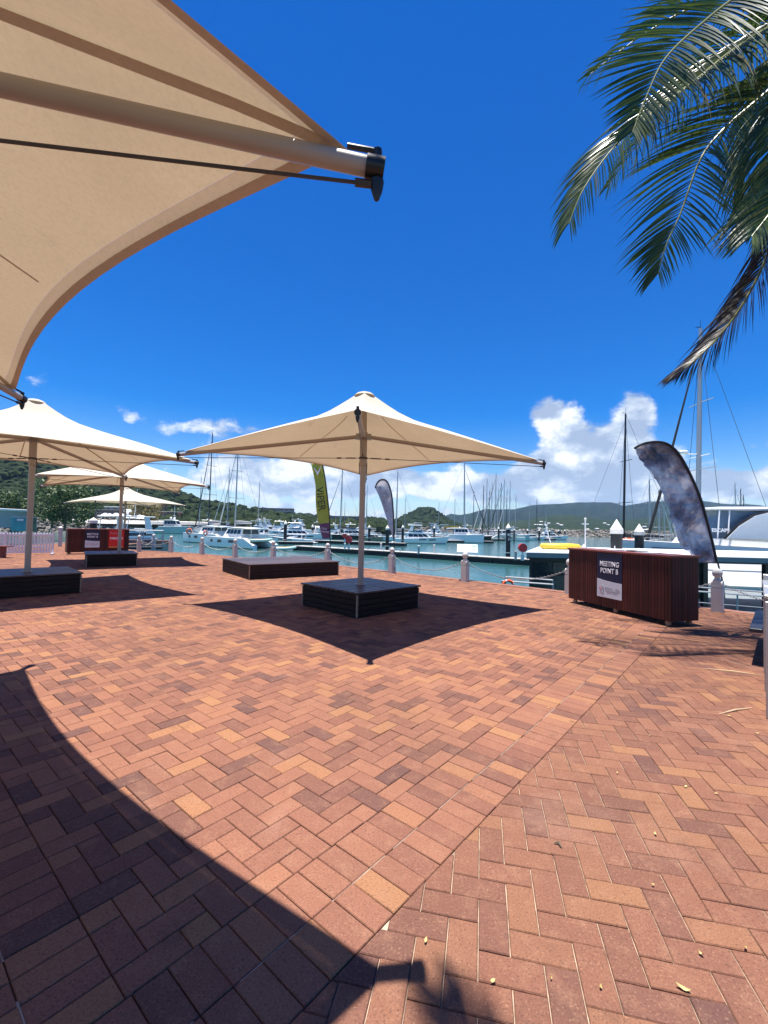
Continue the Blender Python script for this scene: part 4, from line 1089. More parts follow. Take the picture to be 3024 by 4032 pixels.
lm = thing('light_pole', 'slim white pole with a navigation light above the kayak', 'light pole', (sm_.x * .55, 24.2, .45)); lm.location = at_depth(2304, 2150, 24.2) + Vector((0, 0, -.25))
t = MB(); t.tube([(0, 0, 0), (0, 0, 1.62)], .035, 6); t.build('pole', 'white', lm); t = MB(); t.lathe([(0, 1.62), (.06, 1.63), (.07, 1.75), (0, 1.8)], 8); t.build('light', 'offwhite', lm); t = MB(); t.box((0, 0, 1.45), (.34, .08, .05)); t.build('bracket', 'white', lm)
buoy_ring('orange red buoy lying on the deck beyond the cone capped piles', at_depth(2482, 2128, 40), .5, tilt=10)

# ---- covered pontoon on the right
R0, R1, R2, R3 = Vector((6.95, 21.6, 0)), Vector((27, 20.4, 0)), Vector((27, 27.2, 0)), Vector((9.9, 28.2, 0))
sh = thing('pontoon_shelter', 'covered pontoon with a flat white roof, grey fascia and dark wall at its left end', 'pontoon shelter', (R0.x, R0.y, SEA))
def rel(p, z): return (p.x - R0.x, p.y - R0.y, z - SEA)
t = MB(); t.loft([[rel(p, .20) for p in (R0, R1, R2, R3)], [rel(p, .43) for p in (R0, R1, R2, R3)]]); t.build('fascia', 'fascia', sh)
cen = (R0 + R1 + R2 + R3) / 4
t = MB(); t.loft([[rel(p + (cen - p).normalized() * -.06, .434) for p in (R0, R1, R2, R3)], [rel(p + (cen - p).normalized() * .02, .50) for p in (R0, R1, R2, R3)]]); t.build('roof', 'roofwhite', sh)
t = MB(); t.loft([[rel(p, .12) for p in (R0, R1, R2, R3)], [rel(p, .198) for p in (R0, R1, R2, R3)]]); t.build('ceiling', 'darkwall', sh)
a = R0 + Vector((.25, .35, 0)); b = R0.lerp(R1, .27) + Vector((0, .35, 0)); c_ = R3.lerp(R2, .2) + Vector((0, -.35, 0)); d_ = R3 + Vector((-.1, -.35, 0))
t = MB(); t.loft([[rel(p, SEA + .55) for p in (a, b, c_, d_)], [rel(p, .118) for p in (a, b, c_, d_)]]); wl = t.build('wall', 'darkwall', sh)
for k in range(5):
    u0, u1 = .03 + k * .19, .03 + k * .19 + .175
    pa, pb3 = a.lerp(b, u0), a.lerp(b, u1); nn = Vector((-.0, -.02, 0))
    t = MB(); t.quad(rel(pa + nn, SEA + 1.0), rel(pb3 + nn, SEA + 1.0), rel(pb3 + nn, -.05), rel(pa + nn, -.05)); t.build('window', 'glass', wl)
t = MB(); t.loft([[rel(p, SEA - .2) for p in (R0, R1, R2, R3)], [rel(p, SEA + .5) for p in (R0, R1, R2, R3)]]); t.build('float', 'dockside', sh)
t = MB(); t.loft([[rel(p, SEA + .502) for p in (R0, R1, R2, R3)], [rel(p, SEA + .56) for p in (R0, R1, R2, R3)]]); t.build('deck', 'dock', sh)
for u in (.42, .56, .78, .97):
    p = R0.lerp(R1, u) + Vector((0, .25, 0)); t = MB(); t.box(rel(p, (SEA + .56 + .12) / 2), (.22, .22, .12 - SEA - .56)); t.build('post', 'black', sh)
    p = R3.lerp(R2, u) + Vector((0, -.3, 0)); t = MB(); t.box(rel(p, (SEA + .56 + .12) / 2), (.22, .22, .12 - SEA - .56)); t.build('post', 'black', sh)
kp = at_depth(2200, 2150, 24.2)
ky = thing('life_raft', 'yellow inflatable tube raft lying on the white pontoon roof', 'inflatable raft', (kp.x, 24.2, .50), rad(3))
for y in (-.22, .22):
    t = MB(); t.tube([(-.95, y * .5, .15), (-.85, y, .17), (.6, y, .17), (1.0, y * .8, .16), (1.15, y * .3, .15)], [.07, .16, .17, .15, .08], 9); t.build('tube', 'yellow', ky, smooth=True)
t = MB(); t.box((0, 0, .17), (1.6, .3, .16)); t.build('floor', 'yellow', ky)
for i, (dx, dz, r) in enumerate(((1.35, .1, .13), (1.5, .08, .1), (1.48, .2, .09))):
    bo = thing('fender', ('left cream ball fender at the end of the yellow raft', 'right cream ball fender at the end of the yellow raft', 'upper cream ball fender resting on the other two')[i], 'fender', (kp.x + dx, 24.2 + .1 * i, .50 + dz + .03), 0, 'ball fenders on the pontoon roof')
    t = MB(); t.lathe([(0, -r), (r * .7, -r * .7), (r, 0), (r * .7, r * .7), (r * .2, r * .95), (0, r * 1.15)], 10); t.build('body', 'offwhite', bo, smooth=True)
sp_ = at_depth(2180, 2140, 26.5)
bt_ = thing('boat_hook', 'slanting white pole rising from behind the yellow raft', 'pole', (at_depth(2172, 2138, 27).x, 27, .51))
t = MB(); t.tube([(0, 0, 0), (-.36, .1, 1.42)], .03, 6); t.tube([(-.36, .1, 1.42), (-.40, .1, 1.5), (-.34, .1, 1.52)], .015, 5); t.build('shaft', 'white', bt_)

# ---- big white yacht at the right edge
yz = lambda px, py, d: at_depth(px, py, d)
Y0 = Vector((18.2, 31.5, SEA))
ey = thing('motor_yacht', 'large white motor yacht with a wraparound windscreen lettered ESCAPE, cut by the frame edge', 'motor yacht', (28.2, 32.5, SEA), PI)
tp_ = hull(ey, 'hull', 'white', 20, 5.6, 3.3, 3.95, deck='offwhite', stripe='fascia', plumb=.05, tr=.92)
# in local coordinates x points left in the picture
def trap(x0, x1, w0, w1, z0, z1, rf, ra, nose=.8):
    return [[(x0, -w0, z0), (x1, -w0 * nose, z0), (x1, w0 * nose, z0), (x0, w0, z0)], [(x0 + ra, -w1, z1), (x1 - rf, -w1 * nose, z1), (x1 - rf, w1 * nose, z1), (x0 + ra, w1, z1)]]
t = MB(); t.loft(trap(-8, 6.2, 2.4, 2.2, 3.4, 4.2, .5, 0)); t.build('deckhouse', 'white', ey)
t = MB(); t.loft(trap(-6, 5.55, 2.05, 1.8, 4.202, 6.15, .6, 0, .85)); t.build('windscreen', 'blueglass', ey)
for x in (5.0, 4.3):
    for sg in (-1, 1):
        t = MB(); t.tube([(x + .3, sg * 2.0, 4.2), (x, sg * 1.78, 6.15)], .045, 6); t.build('window_frame', 'white', ey)
t = MB(); t.loft([[(5.6, -1.75, 6.17), (5.6, 1.75, 6.17), (-7, 2.3, 6.17), (-7, -2.3, 6.17)], [(5.75, -1.8, 6.27), (5.75, 1.8, 6.27), (-7, 2.35, 6.40), (-7, -2.35, 6.40)], [(4.6, -1.2, 6.42), (4.6, 1.2, 6.42), (-7, 1.9, 6.62), (-7, -1.9, 6.62)]]); fix_normals(t.build('hardtop', 'white', ey))
for sg in (-1, 1):
    t = MB(); cur = [(4.9, 4.2), (4.0, 5.1), (2.9, 5.8), (1.4, 6.2)]; cur2 = [(1.4, 4.2), (1.1, 4.9), (.4, 5.6), (-.6, 6.2)]
    t.loft([[(x, sg * 2.14, z), (x, sg * 2.30, z), (x2, sg * 2.34, z2), (x2, sg * 2.18, z2)] for (x, z), (x2, z2) in zip(cur, cur2)]); fix_normals(t.build('arch', 'white', ey))
    t = MB(); t.tube([(5.0, sg * 2.2, 4.2), (4.1, sg * 2.2, 5.12), (3.0, sg * 2.2, 5.84), (1.5, sg * 2.2, 6.22)], .07, 6); t.build('arch_trim', 'black', ey)
    t = MB(); t.loft([[(-.3, sg * 2.36, 4.6), (-3.5, sg * 2.36, 4.6), (-3.5, sg * 2.36, 5.5), (-1.2, sg * 2.36, 5.5)], [(-.3, sg * 2.375, 4.6), (-3.5, sg * 2.375, 4.6), (-3.5, sg * 2.375, 5.5), (-1.2, sg * 2.375, 5.5)]]); fix_normals(t.build('side_window', 'glass', ey))
    rails(ey, [(6, sg * 2.2, 0), (9.9, sg * .3, 0)], 3.8, .6, 5, r=.014)
    for zz, w0, w1, hh in ((3.05, .0, .42, .95), (2.05, .40, .85, .95), (1.05, .80, .95, .75)):  # chine bands added, sloped outward to catch the sun and whiten the side
        t = MB(); t.loft([[(x, sg * (2.72 * k + w0), zz), (x, sg * (2.72 * k + w1), zz - hh), (x, sg * (2.72 * k + w1), zz - hh - .07), (x, sg * 2.4 * k, zz - hh - .2)] for x, k in ((-9.5, 1.0), (0, 1.02), (3, .95), (6, .74), (8.6, .40), (9.6, .2))]); fix_normals(t.build('sun_catching_chine', 'white', ey))
lettering('lettering', 'ESCAPE', .34, 'signtext', ey, frame((5.1, 2.03, 4.75), (-1, 0, 0), (0, 1, .12)), .008, 1.1, .012)
t = MB(); t.lathe([(0, 6.62), (.35, 6.64), (.38, 6.85), (.2, 6.98), (0, 7)], 12, (-3, 0, 0)); t.build('radar_dome', 'white', ey)

# ---- gangways at the quay
def gangway(label, A, B, wd, z0, z1, side=1, group='gangways down to the pontoons'):
    A, B = Vector((*A, z0)), Vector((*B, z1)); root = thing('gangway', label, 'gangway', A, 0, group)
    t = (B - A); n = Vector((-t.y, t.x, 0)).normalized() * wd
    q = MB(); q.loft([[Vector((0, 0, 0)), n, n - Vector((0, 0, .12)), -Vector((0, 0, .12))], [t, t + n, t + n - Vector((0, 0, .12)), t - Vector((0, 0, .12))]]); fix_normals(q.build('deck', 'dockside', root))
    for o in (Vector((0, 0, 0)), n):
        r = MB(); r.tube([o + Vector((0, 0, 1.0)), o + t + Vector((0, 0, 1.0))], .028, 6); r.build('top_rail', 'galv', root)
        r = MB(); r.tube([o + Vector((0, 0, .5)), o + t + Vector((0, 0, .5))], .018, 6); r.build('mid_rail', 'galv', root)
        k = int(t.length / 1.1)
        for i in range(k + 1):
            p = o + t * (i / k); r = MB(); r.tube([p, p + Vector((0, 0, 1.0))], .022, 6); r.build('post', 'galv', root)
    return root
ga = at_plane(1977, 2287, 0.0); gb_ = at_plane(2178, 2299, 0.0)
gangway('steel railed gangway behind the near counter with an orange ring on it', (ga.x, ga.y), (gb_.x, gb_.y), 1.2, -1.0, -1.02)
buoy_ring('faded orange life ring hung on the gangway rail', at_depth(2001, 2306, (ga.y + gb_.y) / 2 + .1), .15)
gc = at_plane(2700, 2325, -.25); gd = at_plane(3040, 2348, -.25)
gangway('white railed gangway right of the near counter, leading to the covered pontoon', (gc.x, gc.y), (gd.x + .6, gd.y), 1.3, -1.25, -1.3)
gw = gangway('pale ramp beside the picket fence leading to the flybridge boat', (-17.6, 25.2), (-13.4, 27.0), 1.4, .02, .02)

# ---- dock furniture
def pedestal(label, px, py, h=1.0, m='galv'):
    b = at_plane(px, py, SEA + .76); root = thing('service_pedestal', label, 'pedestal', b, 0, 'service pedestals on the docks')
    t = MB(); t.bbox((0, 0, h * .45), (.26, .26, h * .9), .02); t.build('body', m, root); t = MB(); t.bbox((0, 0, h * .95), (.32, .32, h * .1), .03); t.build('cap', 'pilecap' if m != 'galv' else m, root)
pedestal('grey service pedestal on the long dock, right of the teardrop flag', 1648, 2182, 1.2); pedestal('slim white service post on the long dock near the power catamarans', 1709, 2178, 1.25, 'offwhite'); pedestal('grey service pedestal on the long dock beside the red hose reel', 2030, 2205, 1.1); pedestal('white service post on the long dock left of the umbrella pole', 1358, 2164, 1.0, 'offwhite'); pedestal('white service post by the stout pile', 1500, 2165, 1.1, 'offwhite')
def hose(label, px, py):
    b = at_plane(px, py, SEA + .76); root = thing('hose_reel', label, 'hose reel', b, 0, 'red hose reels on the docks')
    t = MB(); t.tube([(0, 0, 0), (0, 0, 1.3)], .09, 8); t.build('post', 'offwhite', root)
    t = MB(); t.tube([(0, -.25, 1.55), (0, .25, 1.55)], .52, 16); flat_smooth(t.build('reel_cover', 'red', root)); t = MB(); t.bbox((0, 0, .35), (.35, .3, .7), .03); t.build('box', 'offwhite', root)
hose('red round hose reel on a post near the right end of the long dock', 2057, 2207); hose('red hose reel beside the umbrella pole', 1373, 2164); hose('red hose reel near the racing yacht', 1357, 2138)

# ================================================================== BUILDINGS, SIGN BOARD AND TREES ON THE LEFT
def bld(name, label, c, d, h, rz, wallm, roofm, cat='building', nwin=4, storeys=1, glassm='glass', flat=True, over=.5, group=None):
    root = thing(name, label, cat, c, rz, group)
    t = MB(); t.box((0, 0, h / 2), (d[0], d[1], h)); wl = t.build('wall', wallm, root)
    t = MB()
    if flat: t.bbox((0, 0, h + .15), (d[0] + over * 2, d[1] + over * 2, .3), .05)
    else: t.loft([[(-d[0] / 2 - over, -d[1] / 2 - over, h), (d[0] / 2 + over, -d[1] / 2 - over, h), (d[0] / 2 + over, d[1] / 2 + over, h), (-d[0] / 2 - over, d[1] / 2 + over, h)], [(-d[0] / 2 + 1, -.3, h + d[1] * .25), (d[0] / 2 - 1, -.3, h + d[1] * .25), (d[0] / 2 - 1, .3, h + d[1] * .25), (-d[0] / 2 + 1, .3, h + d[1] * .25)]])
    t.build('roof', roofm, root)
    sh_ = h / storeys
    for s in range(storeys):
        for i in range(nwin):
            x = -d[0] / 2 + d[0] * (i + .5) / nwin; z = sh_ * (s + .5)
            fq = MB(); fq.box((x, -d[1] / 2 - .03, z), (d[0] / nwin * .62, .06, sh_ * .62)); fr2 = fq.build('window', 'signwhite' if wallm != 'walldark' else 'fascia', root)
            g = MB(); g.box((x, -d[1] / 2 - .065, z), (d[0] / nwin * .56, .03, sh_ * .54)); g.build('pane', glassm, fr2)
        if storeys > 1:
            b_ = MB(); b_.box((0, -d[1] / 2 - .7, sh_ * s + .12), (d[0], 1.3, .22)); b_.box((0, -d[1] / 2 - 1.32, sh_ * s + .65), (d[0], .06, .8)); b_.build('balcony', roofm, root)
    return root
p = at_depth(60, 2060, 62); s_ = bld('boat_shed', 'blue grey shed with a white stepped roof behind the teal board', (p.x - 11.5, 68, .2), (10, 8), 2.6, rad(8), 'wallgrey', 'roofwhite', 'shed', 3)
t = MB(); t.bbox((-1.5, -1.2, 3.4), (8, 5, .25), .05); t.build('upper_roof', 'roofwhite', s_)
p = at_depth(95, 2092, 30)
tb = thing('sign_board', 'teal blue notice board standing behind the picket fence', 'notice board', (p.x, 30, 0), rad(-8))
t = MB(); t.bbox((-.25, 0, 1.2), (1.55, .05, .95), .01); t.build('board', 'teal', tb)
t = MB(); t.bbox((.72, 0, 1.2), (.34, .05, .95), .01); t.build('picture_board', 'greenboard', tb)
t = MB(); t.tube([(-.95, .05, 0), (-.95, .05, 1.66)], .04, 6); t.build('post', 'galv', tb)
t = MB(); t.tube([(.85, .05, 0), (.85, .05, 1.66)], .04, 6); t.build('post', 'galv', tb)
t = MB(); t.box((-.3, -.03, 1.5), (.5, .01, .12)); t.build('heading', 'signwhite', tb)
t = MB(); t.box((0, .0, 1.69), (1.9, .07, .03)); t.build('top_rail', 'signwhite', tb)
def land_z(px, y):
    return 0.8
p = at_depth(455, 2060, 236); bld('restaurant', 'dark low restaurant building with a flat roof above the rock shore', (p.x, 246, .4), (30, 10), 7.0, rad(-6), 'walldark', 'fascia', 'restaurant', 6, 1, 'glass')
p = at_depth(448, 2000, 238); bld('roof_pavilion', 'pale roofed pavilion on top of the dark restaurant', (p.x, 246, 7.75), (16, 6), 1.4, rad(-6), 'fascia', 'roofwhite', 'pavilion', 4)
def parasol(label, px, py, d, r):
    b = at_depth(px, py, d); root = thing('parasol', label, 'parasol', (b.x, d, .6), rng.uniform(0, 1), 'white parasols on the restaurant terrace')
    zt = b.z - .6
    t = MB(); t.tube([(0, 0, 0), (0, 0, zt)], .08, 6); t.build('pole', 'white', root); t = MB(); t.lathe([(r, zt - r * .45), (r * .55, zt - r * .28), (r * .15, zt - .02), (0, zt)], 4); t.lathe([(r, zt - r * .45), (r, zt - r * .55), (r * .98, zt - r * .55)], 4); t.build('canopy', 'roofwhite', root)
for i, (px, py, d, r) in enumerate(((414, 2020, 222, 3.3), (432, 2022, 222, 3.0), (458, 2020, 222, 3.4), (480, 2022, 222, 3.0), (511, 2028, 220, 3.0), (550, 2027, 218, 2.6), (563, 2030, 216, 3.0))):
    parasol('white parasol on the terrace ' + ('at the left end', 'second from the left', 'third from the left', 'before the far umbrella pole', 'standing alone in the middle', 'left one of the right hand pair', 'right one of the right hand pair')[i], px, py, d, r)
p = at_depth(580, 2010, 300); bld('apartment_block', 'terracotta apartment block stepped up the slope left of the palm', (p.x, 300, 4), (22, 10), 9.5, rad(-5), 'terracotta', 'terracotta', 'apartment block', 5, 3)
p = at_depth(633, 2030, 290); bld('apartment_block', 'lower terracotta apartment block with a long pale roof', (p.x, 288, 1.5), (26, 9), 6.5, rad(-5), 'terracotta', 'houseroof', 'apartment block', 6, 2)
p = at_depth(1078, 2040, 440); bld('apartment_block', 'grey apartment towers on the low point behind the boat crowd', (p.x, 450, .5), (34, 12), 17, rad(4), 'flatgrey', 'cream', 'apartment block', 8, 5)
p = at_depth(1190, 2050, 430); bld('apartment_block', 'long grey apartment building left of the green flag', (p.x, 440, 0), (24, 12), 11, rad(0), 'flatgrey', 'fascia', 'apartment block', 6, 3)
p = at_depth(1345, 2050, 430); bld('apartment_block', 'long grey apartment building right of the green flag', (p.x, 430, 0), (40, 12), 10.5, rad(0), 'flatgrey', 'fascia', 'apartment block', 10, 3)
hs_lb = 'small pale house among trees on the green foothills'
r9 = random.Random(9)
for k in range(26):
    u = r9.uniform(.28, .9); tt_ = r9.uniform(.10, .55)
    p = mid_pt(u, tt_); hw = r9.uniform(5, 8.5)
    mb = MB(); mb.box((0, 0, 1.6), (hw, 6, 3.8)); hroot = thing('house', hs_lb, 'house', p + Vector((0, 0, .5)), r9.uniform(-.4, .4), 'houses on the green foothills')
    mb.build('wall', 'housewall', hroot)
    mb = MB(); mb.loft([[(-hw / 2 - .6, -3.6, 3.4), (hw / 2 + .6, -3.6, 3.4), (hw / 2 + .6, 3.6, 3.4), (-hw / 2 - .6, 3.6, 3.4)], [(-hw / 2, -.2, 4.8), (hw / 2, -.2, 4.8), (hw / 2, .2, 4.8), (-hw / 2, .2, 4.8)]]); mb.build('roof', 'houseroof', hroot)
for k, (u, tt_) in enumerate(((.36, .12), (.44, .16), (.62, .14), (.75, .10))):
    p = cone_pt(u, tt_); hroot = thing('house', ('leftmost', 'second', 'third', 'rightmost')[k] + ' white roofed house at the foot of the conical hill', 'house', p + Vector((0, -6, 3)), .1 * k, 'houses below the conical hill')
    mb = MB(); mb.box((0, 0, 2.5), (11, 7, 6)); mb.build('wall', 'housewall', hroot); mb = MB(); mb.bbox((0, 0, 5.8), (13, 9, .6), .1); mb.build('roof', 'roofwhite', hroot)

def leafy(mb, c, R, n, rr, sz, base):
    for k in range(n):
        v = Vector((rr.gauss(0, 1), rr.gauss(0, 1), rr.gauss(0, 1))).normalized() * R * rr.uniform(.55, 1.05)
        v.z *= .8; p = c + v; a = Vector((rr.gauss(0, 1), rr.gauss(0, 1), rr.gauss(0, 1))).normalized(); b = a.cross(v.normalized() + Vector((0, 0, .3))).normalized(); s_ = sz * rr.uniform(.6, 1.4)
        mb.cur = min(1, max(0, base + rr.gauss(0, .18)))
        mb.add([p - a * s_, p + b * s_ * .5, p + a * s_, p - b * s_ * .5], [(0, 1, 2, 3)])
def tree(label, c, h, R, m='treeleaf', nb=7, seed=1, name='tree', leaves=170, sz=.5):
    rr = random.Random(seed); root = thing(name, label, 'tree', c)
    t = MB(); t.tube([(0, 0, 0), (.1, 0, h * .35), (.2, .1, h * .6)], [h * .03, h * .024, h * .012], 8)
    cs = []
    for k in range(nb):
        a = k * 2.4 + rr.uniform(-.4, .4); r = R * rr.uniform(.35, .8); z = h * rr.uniform(.30, .92)
        e = Vector((r * math.cos(a), r * math.sin(a), z)); cs.append(e)
        t.tube([(.1, 0, h * .3), Vector((.15, 0, h * .4)).lerp(e, .5), e], [h * .014, h * .01, h * .004], 5)
    t.build('trunk', 'treebark', root)
    f = MB()
    for e in cs + [Vector((0, 0, h * .85))]:
        leafy(f, e, R * .5, leaves, rr, sz, .35 + .3 * rr.random())
    f.build('crown', m, root, attr=True)
    return root
def far_palm(label, c, h, seed):
    rr = random.Random(seed); root = thing('palm_tree', label, 'palm tree', c)
    t = MB(); t.tube([(0, 0, 0), (.3, 0, h * .5), (.2, 0, h)], [.22, .16, .12], 8); t.build('trunk', 'bark', root)
    for k in range(12):
        a = k * .53 + rr.uniform(-.2, .2); e = rr.uniform(-.1, .8); L = rr.uniform(2.6, 3.6); f = MB(); d = Vector((math.cos(a), math.sin(a), 0)); s_ = Vector((-d.y, d.x, 0))
        P = [Vector((.2, 0, h)) + d * L * s * math.cos(e * (1 - s)) + Vector((0, 0, L * (s * math.sin(e) - .55 * s * s))) for s in (0, .25, .5, .75, 1)]
        f.grid([[p - s_ * w_ - Vector((0, 0, w_ * .7)), p, p + s_ * w_ - Vector((0, 0, w_ * .7))] for p, w_ in zip(P, (.1, .55, .6, .45, .05))]); f.build('frond', 'palmleaf', root)
    return root
TR = [(255, 2072, 75, 7, 4.2, 'treeleaf', 'dense dark green tree behind the flybridge boat'), (205, 2070, 95, 9, 5, 'treeleaf', 'dark tree to the right of the shed, before the hillside'), (215, 2000, 200, 19, 9, 'treeleaf', 'tall dark tree rising above the shed roof before the hill'), (305, 2060, 110, 7, 5, 'treeleaf', 'bush with yellowish leaves left of the far counter'),
      (555, 2040, 232, 13, 7, 'treeyellow', 'pale yellowish tree beside the restaurant'), (590, 2040, 240, 11, 6, 'treeyellow', 'second pale tree beside the terracotta block'), (700, 2060, 300, 9, 7, 'treeleaf', 'green tree behind the patrol launch'), (20, 2070, 80, 6, 4, 'treeleaf', 'green tree left of the shed at the frame edge')]
for i, (px, py, d, h, R, m, lb) in enumerate(TR):
    p = at_depth(px, py, d); z0 = -.3 if d < 200 else .8
    tree(lb, (p.x, d, z0), h, R, m, 8, 30 + i, leaves=240 if d < 150 else 130, sz=.28 if d < 150 else .6)
for i, (px, d, h) in enumerate(((535, 226, 9.5), (548, 235, 8), (521, 240, 9))):
    p = at_depth(px, 2040, d); far_palm('palm tree beside the restaurant terrace, ' + ('tallest of three', 'right one of three', 'left one of three')[i], (p.x, d, .8), h, i)
# ================================================================== SHADE UMBRELLAS
UR, UHC, UHP, UHUB = 3.5613, 2.8528, 4.12, 3.28
GT = [(0, 1.0), (.045, .985), (.09, .90), (.185, .724), (.28, .60), (.39, .50), (.5, .41), (.63, .315), (.8, .175), (.9, .095), (1.0, 0.0)]
def gprof(r): return lerp_pts(GT, r)
def canopy_pt(k, t, r, drop=0.0, RF=UR - .14):
    a0, a1 = k * PI / 2, (k + 1) * PI / 2
    A = Vector((math.cos(a0), math.sin(a0))) * RF; B = Vector((math.cos(a1), math.sin(a1))) * RF
    qq = max(0, 4 * t * (1 - t)) ** 1.2
    inn = -((A + B) / 2).normalized()
    e = A + (B - A) * t + inn * .20 * qq
    ze = UHC + .055 + .10 * qq
    return Vector((e.x * r, e.y * r, ze + (UHP - ze) * gprof(r) - drop))
def hem_r(k, t, wd=.092):
    L = canopy_pt(k, t, 1).xy.length
    return 1 - wd / L * (1 + .7 * abs(2 * t - 1) ** 4)
TS = [0, .01, .025, .045, .07, .1, .135, .175, .22, .27, .32, .38, .44, .5, .56, .62, .68, .73, .78, .825, .865, .9, .93, .955, .975, .99, 1]
RS = [0.012, .045, .09, .14, .2, .28, .37, .47, .57, .67, .77, .86]
def make_umbrella(label, loc, rz):
    root = thing('shade_umbrella', label, 'umbrella', loc, rz, 'cream shade umbrellas over the timber platforms')
    zb = .43
    MB().tube([(0, 0, zb), (0, 0, 2.74)], .056, 20).build('pole', 'pole', root, smooth=False)
    fl = MB(); fl.lathe([(.0, zb), (.11, zb), (.11, zb + .014), (.07, zb + .02), (.07, zb + .05), (0, zb + .05)], 20); fl.build('base_flange', 'pole', root)
    sl_ = MB(); sl_.lathe([(.057, 2.70), (.070, 2.72), (.070, 3.22), (.078, 3.24), (.078, 3.36), (.06, 3.38), (.05, 3.9), (.0, 3.9)], 20); sl_.build('hub_sleeve', 'pole', root)
    ring = MB(); ring.lathe([(.071, 2.84), (.085, 2.845), (.085, 2.875), (.071, 2.88)], 20); ring.build('cable_collar', 'cable', root)
    MB().lathe([(0, 3.9), (.05, 3.9), (.10, UHP - .10), (.11, UHP - .07), (0, UHP - .07)], 16).build('peak_plate', 'pole', root)
    for k in range(4):
        a = k * PI / 2; d = Vector((math.cos(a), math.sin(a), 0)); s = Vector((-d.y, d.x, 0))
        tip = d * (UR - .04) + Vector((0, 0, UHC - .01))
        h0 = d * .05 + Vector((0, 0, UHUB))
        arm = MB(); arm.tube([h0, h0.lerp(tip, .5), tip], [.037, .036, .034], 14); arm = flat_smooth(arm.build('arm', 'pole', root))
        lug = MB(); lug.box(d * .10 + Vector((0, 0, UHUB - .005)), (.10, .10, .11), a); lug.tube([d * .11 - s * .065 + Vector((0, 0, UHUB)), d * .11 + s * .065 + Vector((0, 0, UHUB))], .016, 8); lug.build('arm_bracket', 'bolt', root)
        ax = (tip - h0).normalized()
        cap = MB(); cap.tube([tip - ax * .030, tip + ax * .035], .041, 14)
        cap.tube([tip + Vector((0, 0, -.045)) + ax * .01, tip + Vector((0, 0, -.085)) + ax * .01, tip + Vector((0, 0, -.115)) + ax * .01], [.026, .020, .009], 8)
        cap.tube([tip + Vector((0, 0, .03)) + ax * .01, tip + Vector((0, 0, .070)) + ax * .01], .017, 8)
        cap.tube([tip + Vector((0, 0, .065)) + ax * .01, canopy_pt(k, 0, 1) + Vector((0, 0, .008))], .010, 6)
        flat_smooth(cap.build('arm_end_cap', 'black', root))
        c0 = tip + Vector((0, 0, -.06)); c1 = d * .08 + Vector((0, 0, 2.86))
        MB().tube([c0, c1], .0065, 6).build('cable', 'cable', root)
        tb = MB(); tb.tube([c1.lerp(c0, .02), c1.lerp(c0, .075)], .013, 6); tb.tube([c1.lerp(c0, .10), c1.lerp(c0, .125)], .016, 6); tb.tube([c0.lerp(c1, .003), c0.lerp(c1, .02)], .014, 6); tb.build('turnbuckle', 'cable', root)
    for s in (-1, 1):
        MB().tube([(.062 * s, .03, 2.84), (.075 * s, .03, 2.74), (.066 * s, .03, 2.55)], .009, 6).build('tie_rod', 'cable', root)
    cm = MB()
    for k in range(4):
        cm.grid([[canopy_pt(k, t, r * hem_r(k, t) / .86 if r > .8 else r) for t in TS] for r in RS[:-1]] + [[canopy_pt(k, t, hem_r(k, t)) for t in TS]])
    bmq = cm.build('canopy', 'canopy', root, smooth=True)
    bm = bmesh.new(); bm.from_mesh(bmq.data); bmesh.ops.remove_doubles(bm, verts=bm.verts, dist=.0005); bmesh.ops.recalc_face_normals(bm, faces=bm.faces); bm.to_mesh(bmq.data); bm.free()
    pk_ = MB(); pk_.loft([[(r * math.cos(PI * i / 10), r * math.sin(PI * i / 10), z) for i in range(20)] for r, z in ((.001, UHP + .024), (.09, UHP + .020), (.15, UHP - .002), (.20, UHP - .046))], cap=False)
    fix_normals(pk_.build('peak_cap', 'canopy', root, smooth=True))
    for k in range(4):
        hm_ = MB()
        hm_.grid([[canopy_pt(k, t, hem_r(k, t) + .0002) for t in TS], [canopy_pt(k, t, 1, .004) for t in TS]])
        hm_.grid([[canopy_pt(k, t, 1, .004) for t in TS], [canopy_pt(k, t, hem_r(k, t, .046), .010) for t in TS]])
        hm_.build('hem', 'hem', root, smooth=True)
        sm = MB()                                           # welded strip under each ridge
        def side(k_, t, r, dr): return canopy_pt(k_, t, r, dr)
        rows_ = []
        for r in [.16, .28, .4, .52, .64, .74, .82, .89, .95, .985]:
            L = UR * r; wd = .042 / L / 1.41
            rows_.append([canopy_pt((k - 1) % 4, 1 - wd, r, .007), canopy_pt((k - 1) % 4, 1 - wd * .12, r, .007), canopy_pt(k, wd * .12, r, .007), canopy_pt(k, wd, r, .007)])
        sm.grid(rows_); sm.build('ridge_seam', 'hem', root, smooth=True)
        ms = MB()
        for tm in (.5,):
            ms.grid([[canopy_pt(k, tm - .0022 / r, r, .004), canopy_pt(k, tm + .0022 / r, r, .004)] for r in (.22, .35, .5, .65, .8, .93)])
        ms.build('panel_seam', 'hem', root)
    return root
UPOS = [((-.4223, 8.5546), .0282, 'open cream umbrella over the square platform in the middle of the paving'),
        ((-3.5643, 1.2221), .0978, 'huge cream umbrella overhead whose underside fills the upper corner of the view'),
        ((-7.592, 9.5423), .0089, 'white topped umbrella second from the waterside counter, its pole on a dark platform'),
        ((-9.812, 16.5748), -.1655, 'smaller looking umbrella whose pole stands in front of the far counter'),
        ((-19.9, 34.2), .12, 'farthest white umbrella, peaked behind the far counter near the boats')]
u0 = make_umbrella(UPOS[0][2], (*UPOS[0][0], 0), UPOS[0][1])
for (p, rz, lb) in UPOS[1:]:
    c = copy_tree(u0); c.location = (*p, 0); c.rotation_euler = (0, 0, rz); retag(c, lb)
c.scale = (1.26, 1.26, 1.0)
